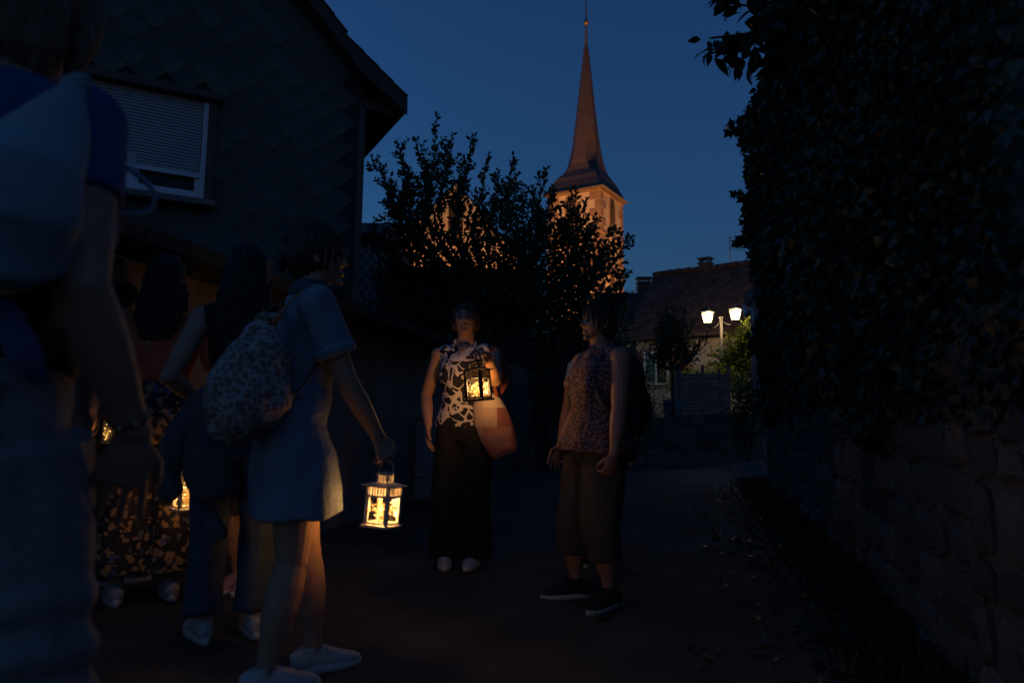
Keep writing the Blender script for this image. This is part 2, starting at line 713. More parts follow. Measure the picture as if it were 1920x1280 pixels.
ss = [0] + [p[0] for p in low[1:4]] + [2 * pkS]
ss = [max(0, x) for x in ss]
extrude(bm, [wl(0, ZB), wl(0, under(0))] + [wl(s, under(s)) for s in (kS + .01 if kS > 0 else .3, pkS, 2 * pkS - max(kS, .3))] + [wl(2 * pkS, under(2 * pkS)), wl(2 * pkS, ZB)], VD * 9)
hpart('wall', mesh_of(bm), m_slatew)
bm = bmesh.new()
extrude(bm, [wl(.08, -.3, -.05), wl(.08, ZB - .004, -.05), wl(2 * pkS - .08, ZB - .004, -.05), wl(2 * pkS - .08, -.3, -.05)], VD * 8.8)
hpart('plinth', mesh_of(bm), m_plaster)
bm = bmesh.new()
extrude(bm, [wl(-.03, ZB - .02, .035), wl(-.03, ez, .035), wl(.06, ez + .05, .035), wl(.06, ZB - .02, .035)], VD * .08)
hpart('corner_board', mesh_of(bm), mat('corner_trim', (.16, .12, .1), .7, var=.3))
bm = bmesh.new()
extrude(bm, [wl(-.04, ZB, .05), wl(5, ZB, .05), wl(5, ZB - .05, .05), wl(-.04, ZB - .05, .05)], VD * .09)
hpart('drip_board', mesh_of(bm), m_verge)

# window with roller shutter
ws0, wz1 = wpix(396, 200)
ws0b, wz0 = wpix(376, 378)
ws0 = (ws0 + ws0b) / 2
WW = 1.62
# shingles: overlapping rounded diamonds, one object each
PW, PH = .42, .36
bm = bmesh.new()
shp = []
for q in range(24):
    pass
hw, hh = PW * .5 + .012, PH * .5 + .015
outline = [(0, hh), (hw, .02), (hw * .98, -.03)]
for t in np.linspace(0, 1, 7):        # rounded lower tip
    ang = t * math.pi
    outline.append((.085 * math.cos(ang), -hh + .05 - .055 * math.sin(ang)))
outline += [(-hw * .98, -.03), (-hw, .02)]
th = .011
top = [bm.verts.new((x, th + .006 - y * .035, y)) for x, y in outline]
bot = [bm.verts.new((x, .001 - y * .02, y)) for x, y in outline]
bm.faces.new(top)
for i in range(len(top)):
    j = (i + 1) % len(top)
    bm.faces.new((top[i], top[j], bot[j], bot[i]))
me_sh = mesh_of(bm)
me_sh.materials.append(m_slate)
rotsh = Matrix(((-U.x, NV.x, 0), (-U.y, NV.y, 0), (0, 0, 1)))
qsh = rotsh.to_quaternion()
row = 0
z = ZB + .1
while z < 7.6:
    for i in range(-1, 14):
        s = (i + (row % 2) * .5) * PW + .12 + .02 * (row % 3)
        u = under(max(0.0, min(s, pkS)))
        if s < .2 or s > 5.0 or z + hh * .3 > u - abs(hw) * .55:
            continue
        if ws0 - .06 < s < ws0 + WW + .06 and wz0 - .1 < z < wz1 + .18:
            continue
        o = link('shingle', me_sh, None, house)
        o.rotation_mode = 'QUATERNION'
        o.rotation_quaternion = qsh @ Quaternion((0, 1, 0), rnd.uniform(-.02, .02))
        o.location = wl(s, z, .012 + rnd.uniform(0, .004)) - house.location
    z += PH * .5
    row += 1

win = hpart('window', (lambda b_: (
    box(b_, wl(ws0 + .03, (wz0 + wz1) / 2, .035), (.06, .1, wz1 - wz0), rotsh),
    box(b_, wl(ws0 + WW - .03, (wz0 + wz1) / 2, .035), (.06, .1, wz1 - wz0), rotsh),
    box(b_, wl(ws0 + WW / 2, wz0 + .03, .035), (WW - .12, .1, .06), rotsh),
    box(b_, wl(ws0 + WW / 2, wz0 + .27, .02), (.09, .06, .4), rotsh), mesh_of(b_))[-1])(bmesh.new()), m_white)
rv = mat('reveal_board', (.12, .09, .075), .8, var=.3)
for s in (ws0 - .045, ws0 + WW + .045):
    link('reveal_board', B((wl(s, (wz0 + wz1) / 2, .05), (.085, .12, wz1 - wz0 + .1), rotsh)), rv, win)
bm = bmesh.new()
box(bm, wl(ws0 + WW / 2, wz1 + .08, .07), (WW + .3, .2, .09), rotsh)
link('window_hood', mesh_of(bm), rv, win)
bm = bmesh.new()
box(bm, wl(ws0 + WW / 2 - .02, wz0 - .045, .08), (WW + .2, .2, .07), rotsh)
link('window_sill', mesh_of(bm), mat('sill_stone', (.26, .2, .18), .8, var=.3), win)
for i in range(2):
    s0 = ws0 + .06 + i * (WW - .12) / 2 + (.045 if i else 0)
    wd = (WW - .12) / 2 - .045
    bm = bmesh.new()
    for a, b_, c, d in ((0, .05, 0, .42), (wd - .05, wd, 0, .42), (.05, wd - .05, 0, .05), (.05, wd - .05, .37, .42)):
        box(bm, wl(s0 + (a + b_) / 2, wz0 + .06 + (c + d) / 2, .0), (b_ - a, .05, d - c), rotsh)
    link('sash', mesh_of(bm), m_white, win)
    link('pane', B((wl(s0 + wd / 2, wz0 + .06 + .21, -.008), (wd - .1, .008, .32), rotsh)), m_glassd, win)
SZ = wpix(384, 330)[1]
m_shut = mat('shutter_slat', (.42, .42, .42), .55, bump=.05)
ns = 24
sh_h = (wz1 + .02 - SZ) / ns
me_slat = B((Vector((0, 0, 0)), (WW - .13, .014, sh_h * .9)), bev=.004)
me_slat.materials.append(m_shut)
for i in range(ns):
    o = link('shutter_slat', me_slat, None, win, wl(ws0 + WW / 2, SZ + (i + .5) * sh_h, .045))
    o.rotation_mode = 'QUATERNION'
    o.rotation_quaternion = qsh @ Quaternion((1, 0, 0), .18)
link('shutter_rail', B((wl(ws0 + WW / 2, SZ - .03, .05), (WW - .12, .025, .055), rotsh)), m_white, win)

# ------------------------------------------------------------------ garden wall along the left of the lane
gw = empty('garden_wall', (left_x(5), 5, gz(left_x(5), 5)), 0, 'plain grey rendered garden wall with a sloping coping, left of the lane', 'wall')
WA, WBp = Vector((left_x(1.6), 1.6, 0)), Vector((left_x(8.7), 8.7, 0))
wd_ = (WBp - WA).normalized()
wn_ = Vector((wd_.y, -wd_.x, 0))
ZT = 1.84
bm = bmesh.new()
extrude(bm, [WA + Vector((0, 0, -.3)), WBp + Vector((0, 0, -.3)), WBp + Vector((0, 0, ZT)), WA + Vector((0, 0, ZT))], -wn_ * .22)
o = link('wall_face', mesh_of(bm), m_plaster, gw, -gw.location)
Rw = Matrix(((wd_.x, wn_.x, 0), (wd_.y, wn_.y, 0), (0, 0, 1)))
m_cop = mat('mossy_coping', (.075, .085, .07), .95, var=.5, vscale=6, bump=.5, bscale=30)
bm = bmesh.new()
extrude(bm, [(-.243, .07, -.05), (-.243, .07, .03), (-.243, -.12, .085), (-.243, -.3, .03), (-.243, -.3, -.05)], (.486, 0, 0))
me_cop = mesh_of(bm)
me_cop.materials.append(m_cop)
L = (WBp - WA).length
for i in range(int(L / .5) + 1):
    o = link('coping_slab', me_cop, None, gw, WA + wd_ * (.25 + i * .5) + Vector((0, 0, ZT + .052 + rnd.uniform(-.006, .006))) - gw.location)
    o.rotation_mode = 'QUATERNION'
    o.rotation_quaternion = Rw.to_quaternion() @ Quaternion((1, 0, 0), rnd.uniform(-.02, .02))

# electricity cabinet at the wall's end
cb = P(802, 930, 7.9)
cb.z = gz(cb.x, cb.y)
cab = empty('utility_cabinet', cb, math.atan2(wd_.y, wd_.x) - R(90) + R(8), 'pale grey metal utility cabinet standing at the foot of the garden wall', 'cabinet')
m_cab = mat('cabinet_grey', (.4, .44, .46), .6, var=.15, bump=.05)
link('cabinet_body', B((Vector((0, .17, .45)), (.4, .3, .9)), bev=.008), m_cab, cab)
link('cabinet_door', B((Vector((0, .008, .56)), (.36, .02, .6)), bev=.004), m_cab, cab)
link('lower_panel', B((Vector((0, .008, .13)), (.36, .02, .22)), bev=.004), m_cab, cab)
link('cabinet_roof', B((Vector((0, .16, .915)), (.44, .36, .03)), bev=.008), m_cab, cab)

# ------------------------------------------------------------------ wire fence beyond the garden wall
m_wire = mat('fence_wire', (.3, .32, .33), .5, metal=.6)
m_post = mat('fence_post', (.12, .13, .13), .6)


def wire_fence(label, A, Bp, h, pitch_v, pitch_h, npost, parent_z=None, rv=.004):
    A, Bp = Vector(A), Vector(Bp)
    d = (Bp - A)
    ln = d.length
    d.normalize()
    f = empty('wire_fence', (A + Bp) / 2, 0, label, 'fence')
    f.location.z = min(A.z, Bp.z)
    org = f.location.copy()
    for i in range(npost):
        q = A.lerp(Bp, i / (npost - 1)) - org
        link('fence_post', B((q + Vector((0, 0, h / 2 + .02)), (.05, .05, h + .12))), m_post, f)
    bm = bmesh.new()
    Rm = Matrix(((d.x, -d.y, 0), (d.y, d.x, 0), (0, 0, 1)))
    if pitch_v:
        for i in range(int(ln / pitch_v) + 1):
            q = A.lerp(Bp, i * pitch_v / ln) - org
            box(bm, q + Vector((0, 0, h / 2)), (rv, rv, h), Rm)
    if pitch_h:
        for k in range(int(h / pitch_h) + 1):
            for j in range(npost - 1):
                q0, q1 = A.lerp(Bp, j / (npost - 1)) - org, A.lerp(Bp, (j + 1) / (npost - 1)) - org
                loft(bm, [q0 + Vector((0, 0, .03 + k * pitch_h)), q1 + Vector((0, 0, .03 + k * pitch_h))], [rv * .6] * 2, seg=4)
    w = link('wire_mesh', mesh_of(bm), m_wire, f)
    w['kind'] = 'stuff'
    return f


y0, y1 = 8.95, 14.6
wire_fence('tall garden fence of thin upright wires past the end of the rendered wall', (left_x(y0), y0, .05), (left_x(y1), y1, 0), 1.95, .07, .4, 5, rv=.007)

# ------------------------------------------------------------------ low stone wall with fence across the bend
m_stone = mat('field_stone', (.14, .125, .11), .95, var=.45, vscale=3, col2=(.085, .078, .07), bump=.9, bscale=14, objrand=.4)
m_mortar = mat('mortar', (.12, .11, .1), .95, var=.3, bump=.6, bscale=20)
stone_meshes = []
for q in range(9):
    bm = bmesh.new()
    box(bm, (0, 0, 0), (1, 1, 1), bev=.17)
    for v in bm.verts:
        v.co += Vector((rnd.uniform(-.09, .09), rnd.uniform(-.09, .09), rnd.uniform(-.09, .09)))
    me = mesh_of(bm)
    me.materials.append(m_stone)
    stone_meshes.append(me)


def stone_wall(root, A, d, length, zfun, height, ch, smin, smax, nrm, limit, out=.0):
    """irregular rubble: uneven courses of separate stones set in the mortar of the face, nrm points at the lane"""
    Rm = Matrix(((d.x, nrm.x, 0), (d.y, nrm.y, 0), (0, 0, 1)))
    qq = Rm.to_quaternion()
    cells, todo = [], []
    s = 0.0
    while s < length:                    # columns of uneven width, each split into uneven blocks
        w = rnd.uniform(1.6, 2.6) * smax
        z = 0.0
        while z < height - .05:
            h = min(rnd.uniform(.75, 1.35) * ch, height - z)
            if height - z - h < .07:
                h = height - z
            x = s - rnd.uniform(0, .12)
            while x < s + w - .05:
                u = rnd.uniform(smin, smax)
                if x + u > s + w - .1:
                    u = s + w + rnd.uniform(-.06, .04) - x
                if h > ch * 1.15 and u > .2 and rnd.random() < .35:
                    k = rnd.uniform(.4, .6)
                    cells += [(x, z, u, h * k), (x, z + h * k, u, h * (1 - k))]
                else:
                    cells.append((x, z, u, h))
                x += u
            z += h
        s += w
    cells = [c for c in cells if c[2] > .05 and c[0] + c[2] < length + .1]
    if len(cells) > limit:
        cells = cells[:limit]
    for x, z, u, h in cells:
        q = A + d * (x + u / 2)
        o = link('stone', rnd.choice(stone_meshes), None, root)
        o.rotation_mode = 'QUATERNION'
        o.rotation_quaternion = qq @ Quaternion((0, 1, 0), rnd.uniform(-.12, .12)) @ Quaternion((0, 0, 1), rnd.uniform(-.05, .05))
        o.scale = (u * rnd.uniform(.84, .98), .1, h * rnd.uniform(.82, .97))
        o.location = q + nrm * (out + rnd.uniform(-.036, -.012)) + Vector((0, 0, zfun(q) + z + h / 2)) - root.location
    return len(cells)


lwA, lwB = P(1030, 890, 14.6), P(1432, 858, 17.4)
lwA.z, lwB.z = 0, 0
ld = (lwB - lwA).normalized()
ln_ = Vector((ld.y, -ld.x, 0))
lw = empty('low_stone_wall', (lwA + lwB) / 2, 0, 'low rubble stone wall under the wire fence where the lane bends away', 'wall')
lh = .98
bm = bmesh.new()
extrude(bm, [lwA + Vector((0, 0, -.3)), lwB + Vector((0, 0, -.3)), lwB + Vector((0, 0, lh + .22)), lwA + Vector((0, 0, lh))], -ln_ * .4)
link('wall_core', mesh_of(bm), m_mortar, lw, -lw.location)
stone_wall(lw, lwA, ld, (lwB - lwA).length, lambda q: gz(q.x, q.y), lh + .05, .22, .22, .5, ln_, 150)
wire_fence('wire mesh fence with thin posts on top of the low stone wall', lwA + Vector((0, 0, lh)) - ln_ * .2, lwB + Vector((0, 0, lh + .2)) - ln_ * .2, 1.1, .16, .12, 6, rv=.005)

# ------------------------------------------------------------------ right-hand stone wall
RA = Vector((wall_x(1.1), 1.1, 0))
RB = Vector((wall_x(11.2), 11.2, 0))
rd = (RB - RA).normalized()
rn = Vector((-rd.y, rd.x, 0))
rw = empty('rubble_stone_wall', (RA + RB) / 2, 0, 'long rubble stone retaining wall under ivy along the right side of the lane', 'wall')
bm = bmesh.new()
extrude(bm, [RA + Vector((0, 0, -.3)), RB + Vector((0, 0, -.3)), RB + Vector((0, 0, 1.42)), RA + Vector((0, 0, 1.42))], -rn * .45)
link('wall_core', mesh_of(bm), m_mortar, rw, -rw.location)
stone_wall(rw, RA, rd, (RB - RA).length, lambda q: gz(q.x, q.y) - .03, 1.40, .21, .22, .5, rn, 300)

# ------------------------------------------------------------------ diamond-clad house beyond the garden wall
h2 = P(740, 500, 16)
hd = empty('diamond_clad_house', (h2.x, h2.y, 0), 0, 'small house with pale edged diamond tiles seen between the slate house and the tree', 'house')
Rid = Matrix.Identity(3)
x0, x1 = P(600, 500, 16).x, P(712, 500, 16).x
xe = P(1000, 500, 16).x
zt = P(690, 440, 16).z
bm = bmesh.new()
box(bm, ((x0 + x1) / 2, 16.3 + 2, zt / 2), (x1 - x0, 4.5, zt))
link('wall', mesh_of(bm), mat('dark_wall', (.11, .1, .1), .9, bump=.2), hd, -hd.location)
bm = bmesh.new()
zb = P(800, 505, 16).z
box(bm, ((x1 + xe) / 2, 18.2, zb / 2), (xe - x1 - .02, 4.4, zb))
link('brick_wing', mesh_of(bm), mat('old_brick', (.17, .1, .075), .9, var=.5, vscale=9, stretch=(1, 1, 4), bump=.4), hd, -hd.location)
bm = bmesh.new()
za, zr = P(690, 437, 15.8).z, P(690, 421, 17).z
extrude(bm, [(x0 - .2, 15.75, za - .06), (x0 - .2, 15.75, za), (x0 - .2, 17.2, zr + .1), (x0 - .2, 20.8, za), (x0 - .2, 20.8, za - .06)], (x1 - x0 + .35, 0, 0))
extrude(bm, [(x1 + .2, 15.8, zb - .06), (x1 + .2, 15.8, zb), (x1 + .2, 17.8, zb + .35), (x1 + .2, 20.6, zb), (x1 + .2, 20.6, zb - .06)], (xe - x1, 0, 0))
link('roof', mesh_of(bm), m_tile, hd, -hd.location)
dw, dh = .185, .29
bm = bmesh.new()
q = [bm.verts.new(v) for v in ((0, -.02, dh / 2), (dw / 2, -.025, 0), (0, -.04, -dh / 2), (-dw / 2, -.025, 0))]
q2 = [bm.verts.new((v.co.x * .8, v.co.y - .012, v.co.z * .8)) for v in q]
q3 = [bm.verts.new((v.co.x, 0, v.co.z)) for v in q]
fi = bm.faces.new(q2)
for i in range(4):
    j = (i + 1) % 4
    f1 = bm.faces.new((q[i], q[j], q2[j], q2[i]))
    f1.material_index = 1
    bm.faces.new((q[j], q[i], q3[i], q3[j])).material_index = 1
me_d = mesh_of(bm)
me_d.materials.append(mat('diamond_tile', (.12, .13, .15), .5, var=.4, vscale=7))
me_d.materials.append(mat('diamond_edge', (.5, .52, .54), .4))
for r_ in range(18):
    for c_ in range(9):
        x = x1 - .02 - (c_ + (r_ % 2) * .5) * dw - dw / 2
        z = zt - .35 - r_ * dh / 2
        if x < P(640, 500, 16).x:
            continue
        link('diamond_tile', me_d, None, hd, Vector((x, 16.04, z)) - hd.location)

# ------------------------------------------------------------------ church
m_chw = mat('lime_render', (.62, .5, .36), .9, var=.22, vscale=.6, bump=.25, bscale=3)
m_quoin = mat('sandstone', (.33, .21, .14), .9, var=.3, vscale=1.5, bump=.3, bscale=4)
m_spire = mat('spire_slate', (.12, .088, .085), .8, var=.35, vscale=2.0, stretch=(1, 1, 3), bump=.5, bscale=5)
m_dark = mat('dark_louvre', (.03, .025, .02), .9)
m_gold = mat('copper_ball', (.35, .24, .15), .45, metal=.7)
YC = 62.5
nc = P(1126, 400, YC)
TS = 5.3
e1, e2 = Vector((.51, .86, 0)).normalized(), Vector((-.86, .51, 0)).normalized()
tc_ = Vector((nc.x, nc.y, 0)) + (e1 + e2) * TS / 2
zE = P(1115, 350, YC).z
church = empty('church', (tc_.x, tc_.y, 0), 0, 'floodlit village church with a tall slender spire rising behind the trees', 'church')
Rt = Matrix(((-e1.x, -e2.x, 0), (-e1.y, -e2.y, 0), (0, 0, 1)))
Rt = Matrix(((e1.x, e2.x, 0), (e1.y, e2.y, 0), (0, 0, 1)))
link('tower_wall', B((Vector((0, 0, zE / 2)), (TS, TS, zE), Rt)), m_chw, church)


def tp(a, b, z):        # tower frame: a along e1, b along e2 from the centre
    return e1 * a + e2 * b + Vector((0, 0, z))


H_ = TS / 2
for zz_ in (zE - .18, P(1150, 432, YC).z, P(1150, 500, YC).z):
    link('string_course', B((Vector((0, 0, zz_)), (TS + .22, TS + .22, .28), Rt)), m_quoin, church)
me_q1 = B((Vector((0, 0, 0)), (1.15, .62, .7), Rt), bev=.02)
me_q2 = B((Vector((0, 0, 0)), (.62, 1.15, .7), Rt), bev=.02)
for mq in (me_q1, me_q2):
    mq.materials.append(m_quoin)
for (ca, cb_) in ((-1, -1), (1, -1), (-1, 1)):
    z = zE - .75
    i = 0
    while z > zE - 13:
        wa, wb = (1.15, .62) if i % 2 else (.62, 1.15)
        link('quoin', me_q1 if i % 2 else me_q2, None, church,
             tp(ca * (H_ - wa / 2 + .05), cb_ * (H_ - wb / 2 + .05), z))
        z -= .78
        i += 1


def gothic(a, z0, w, h, face):
    """pointed belfry opening: frame and dark louvres on the two visible faces"""
    pts = [(-w / 2, 0), (-w / 2, h * .6)]
    for t in np.linspace(0, 1, 7)[1:]:
        pts.append((-w / 2 + w * .5 * (t ** 1.6), h * .6 + h * .4 * math.sin(t * math.pi / 2)))
    pts += [(-x, y) for x, y in reversed(pts[:-1])]
    if face == 0:
        f = lambda x, y, o_: tp(-H_ - o_, a + x, z0 + y)
        vec = e1
    else:
        f = lambda x, y, o_: tp(a + x, -H_ - o_, z0 + y)
        vec = e2
    bm = bmesh.new()
    extrude(bm, [f(x * 1.35, y * 1.1 - .1, .06) for x, y in pts], vec * .08)
    fr = link('belfry_window', mesh_of(bm), m_quoin, church)
    bm = bmesh.new()
    extrude(bm, [f(x, y, .08) for x, y in pts], vec * .05)
    link('window_opening', mesh_of(bm), m_dark, fr)
    bm = bmesh.new()
    for k in range(6):
        y = .25 + k * h * .1
        box(bm, f(0, y, .1), (.12, w * .9, .06) if face == 0 else (w * .9, .12, .06), Rt)
    box(bm, f(0, h * .4, .11), (.14, .12, h * .8) if face == 0 else (.12, .14, h * .8), Rt)
    link('louvre', mesh_of(bm), mat('louvre_wood', (.12, .09, .07), .9), fr)


# face with normal -e2 runs along e1 (right-hand face); face with normal -e1 runs along e2 (left-hand face)
zw = P(1140, 405, YC + 1).z
gothic(.0, zw - .6, 1.0, 2.6, 1)
gothic(.3, zw - .6, 1.0, 2.6, 0)
gothic(-.1, zw - 6.6, .8, 2.0, 1)
# spire: square bell-cast eaves running into a slender octagon
sec = []
pxm = YC / F


def zpx(y):
    return P(1098, y, YC + 3).z


for (y, r_, c_) in ((358, 3.12, 1.0), (349, 2.75, .98), (338, 2.25, .86), (326, 1.86, .68), (312, 1.62, .52), (295, 1.47, .43), (270, 1.24, .414), (240, 1.06, .414), (208, .87, .414), (170, .67, .414), (130, .46, .414), (100, .3, .414), (78, .16, .414)):
    sec.append((zpx(y), r_, c_))
sec[0] = (zE - .02, 3.15, 1.0)
sec[1] = (zE + .25, 2.85, .985)
bm = bmesh.new()
prev = None
for (z, r_, c_) in sec:
    k = c_ * r_
    ring = [bm.verts.new(tp(x, y, z)) for x, y in ((r_, k), (k, r_), (-k, r_), (-r_, k), (-r_, -k), (-k, -r_), (k, -r_), (r_, -k))]
    if prev:
        for i in range(8):
            bm.faces.new((prev[i], prev[(i + 1) % 8], ring[(i + 1) % 8], ring[i]))
    else:
        bm.faces.new(ring)
    prev = ring
bm.faces.new(prev)
bmesh.ops.remove_doubles(bm, verts=bm.verts, dist=.001)
link('spire', mesh_of(bm), m_spire, church)
z0, z1 = sec[-1][0], zpx(40)
bm = bmesh.new()
loft(bm, [(0, 0, z0 - .2), (0, 0, z1)], [.17, .1], seg=10)
link('spire_pole', mesh_of(bm), m_gold, church)
bm = bmesh.new()
ball(bm, (0, 0, zpx(36)), .27, 16)
link('spire_ball', mesh_of(bm, True), m_gold, church)
bm = bmesh.new()
loft(bm, [(0, 0, zpx(36)), (0, 0, zpx(-40))], [.06, .05], seg=6)
for k in range(5):
    zz_ = zpx(28 - k * 6)
    ball(bm, (0, 0, zz_), (.11, .11, .07), 8)
loft(bm, [tp(.7, -.7, zpx(-22)), tp(-.7, .7, zpx(-22))], [.05, .05], seg=6)
link('spire_cross', mesh_of(bm), mat('wrought_iron', (.05, .05, .05), .6), church)
# nave: lit gable in front of the tower on the left
gx0, gx1 = P(770, 480, 55), P(990, 480, 57)
ga = P(856, 345, 56)
gd = Vector((gx1.x - gx0.x, gx1.y - gx0.y, 0)).normalized()
gnv = Vector((-gd.y, gd.x, 0))
mid = Vector((ga.x, ga.y, 0))
hwid = 5.0
zev = P(851, 470, 56).z
bm = bmesh.new()
extrude(bm, [mid - gd * hwid - church.location, mid - gd * hwid + Vector((0, 0, zev)) - church.location, ga - church.location, mid + gd * hwid + Vector((0, 0, zev)) - church.location, mid + gd * hwid - church.location], gnv * 16)
link('nave_wall', mesh_of(bm), m_chw, church)
bm = bmesh.new()
for sg in (-1, 1):
    a = mid + gd * (sg * (hwid + .3)) + Vector((0, 0, zev - .3)) - church.location + gnv * .25
    b = ga - church.location + gnv * .25 + Vector((0, 0, .02))
    extrude(bm, [a, b, b + Vector((0, 0, .3)), a + Vector((0, 0, .3))], gnv * 16)
link('nave_roof', mesh_of(bm), m_spire, church)
bm = bmesh.new()
pts = [(-.6, 0), (-.6, 2)] + [(-.6 + .6 * t ** 1.6, 2 + 1.2 * math.sin(t * math.pi / 2)) for t in np.linspace(.15, 1, 6)]
pts += [(-x, y) for x, y in reversed(pts[:-1])]
zc = P(851, 440, 56).z
extrude(bm, [mid + gd * x + Vector((0, 0, zc + y)) - gnv * .06 - church.location for x, y in pts], gnv * .1)
link('nave_window', mesh_of(bm), m_dark, church)


def floodlight(loc, target, energy, size, label):
    f = empty('floodlight', loc, 0, label, 'floodlight', 'floodlights at the foot of the church')
    d = (Vector(target) - Vector(loc)).normalized()
    q = d.to_track_quat('-Z', 'Y')
    M = q.to_matrix()
    link('lamp_housing', B((M @ Vector((0, 0, .13)), (.5, .4, .2), M), bev=.03), m_post, f)
    link('lamp_lens', B((M @ Vector((0, 0, .02)), (.44, .34, .01), M)), mat('flood_lens', (.9, .7, .4), .3, emit=(1, .6, .25), estr=8), f)
    link('mounting_leg', B((Vector((0, 0, -.35)), (.06, .06, .5))), m_post, f)
    l = bpy.data.lights.new('flood_lamp', 'SPOT')
    l.energy = energy
    l.color = (1.0, .41, .11)
    l.spot_size = size
    l.spot_blend = .6
    l.shadow_soft_size = .2
    o = bpy.data.objects.new('flood_lamp', l)
    COL.objects.link(o)
    o.parent = f
    o.location = d * .08
    o.rotation_mode = 'QUATERNION'
    o.rotation_quaternion = q
    return f


FL = Vector((nc.x, nc.y, 0))
floodlight(FL - e1 * 13 - e2 * 2 + Vector((0, 0, .7)), FL + e2 * 2.6 + Vector((0, 0, zE - 4)), 26000, R(50), 'hidden floodlight aimed at the left face of the church tower')
floodlight(FL - e2 * 13 + e1 * 3 + Vector((0, 0, .7)), FL + e1 * 2.6 + Vector((0, 0, zE - 4)), 17000, R(50), 'hidden floodlight aimed at the right face of the church tower')
floodlight(mid - gnv * 8 + Vector((0, 0, .7)), mid + Vector((0, 0, 13)), 16000, R(70), 'hidden floodlight aimed at the church nave gable')

# ------------------------------------------------------------------ tiled house on the right
A3 = Vector((.805, -.593, 0))
N3 = Vector((-.593, -.805, 0))
E0 = P(1340, 621, 24)
rise = None
for r_ in np.arange(1, 8, .05):
    q = E0 - N3 * r_ + Vector((0, 0, r_ * 1.05))
    v = q - CAM
    py = 640 - F * v.dot(UP) / v.dot(_f)
    if py < 498:
        rise = r_
        break
rise = rise or 4.0
h3 = empty('tiled_house', (E0.x, E0.y, 0), 0, 'cream house with a steep brown tiled roof and chimney behind the street lamp', 'house')


def e3(a, r_, z=0.0):                  # a along the eave, r_ back from it
    return A3 * a - N3 * r_ + Vector((0, 0, E0.z + z))


sA = -5.2
q = on_plane(1225, 507, E0 - N3 * rise + Vector((0, 0, rise * 1.05)), N3)
sA = (q - E0).dot(A3)
sB = 6.0
bm = bmesh.new()
extrude(bm, [e3(sA + .3, .45, -E0.z), e3(sA + .3, .45, .1), e3(sA + .3, rise, rise * 1.05 - .35), e3(sA + .3, 2 * rise - .45, .1), e3(sA + .3, 2 * rise - .45, -E0.z)], A3 * (sB - sA - .6))
link('wall', mesh_of(bm), mat('cream_render', (.55, .47, .38), .9, var=.18, vscale=1.2, bump=.2, bscale=8), h3)
bm = bmesh.new()
extrude(bm, [e3(sA, 0, -.12), e3(sA, 0, -.02), e3(sA, rise, rise * 1.05 - .02), e3(sA, 2 * rise, -.02), e3(sA, 2 * rise, -.12), e3(sA, rise, rise * 1.05 - .14)], A3 * (sB - sA))
roof3 = link('roof', mesh_of(bm), m_verge, h3)
# plain tiles in courses, joined: each about 5 px
g = np.random.default_rng(11)
tw, tl = .19, .2
ts = math.sqrt(1 + 1.05 ** 2)
dirr = (-N3 + Vector((0, 0, 1.05))).normalized()
nr = A3.cross(dirr)
if nr.z < 0:
    nr = -nr
V, Fq = [], []
nrow = int(rise * ts / tl)
for i in range(nrow):
    for j in range(int((sB - sA) / tw)):
        o_ = e3(sA + (j + .5 * (i % 2)) * tw, 0) + dirr * (i * tl + g.uniform(-.015, .015)) + nr * (.012 + g.uniform(0, .014))
        up = dirr * (tl * 1.12) - nr * .022
        b0 = len(V)
        a = A3 * (tw * .96)
        for pt in (o_, o_ + a, o_ + a + up, o_ + up, o_ - nr * .03, o_ + a - nr * .03):
            V.append(pt)
        Fq += [(b0, b0 + 1, b0 + 2, b0 + 3), (b0 + 4, b0 + 5, b0 + 1, b0)]
o = link('roof_tiles', pydata(V, Fq), m_tile, roof3)
o['kind'] = 'stuff'
me_rt = tube([(-.2, 0, 0), (.2, 0, .012)], [.1, .12], 8)
me_rt.materials.append(m_tile)
for j in range(int((sB - sA) / .38)):
    o = link('ridge_tile', me_rt, None, roof3, e3(sA + .2 + j * .38, rise, rise * 1.05 + .03 + .015 * math.sin(j * .9)))
    o.rotation_euler = (0, rnd.uniform(-.04, .04), math.atan2(A3.y, A3.x))
m_brick = mat('chimney_brick', (.16, .1, .08), .9, var=.4, vscale=8, bump=.4)


def chimney(root, loc, w, h, ang):
    Rm = Matrix.Rotation(ang, 3, 'Z')
    loc = Vector(loc)
    ch_ = link('chimney', B((loc + Vector((0, 0, h / 2)), (w, w * .8, h), Rm)), m_brick, root)
    link('chimney_cap', B((loc + Vector((0, 0, h + .03)), (w * 1.2, w, .07), Rm), (loc + Vector((0, 0, h + .22)), (w * 1.25, w * 1.1, .05), Rm),
                          (loc + Rm @ Vector((w * .4, 0, h + .13)), (.08, w * .7, .14), Rm), (loc + Rm @ Vector((-w * .4, 0, h + .13)), (.08, w * .7, .14), Rm)), m_post, ch_)


aa = math.atan2(A3.y, A3.x)
q = on_plane(1321, 496, E0 - N3 * rise, N3)
chimney(h3, e3((q - E0).dot(A3), rise + .1, rise * 1.05 - .2), .42, .42, aa)
# windows in the cream wall, left part
m_red = mat('red_shutter', (.2, .06, .04), .7)
m_surr = mat('pink_sandstone', (.33, .2, .15), .85)


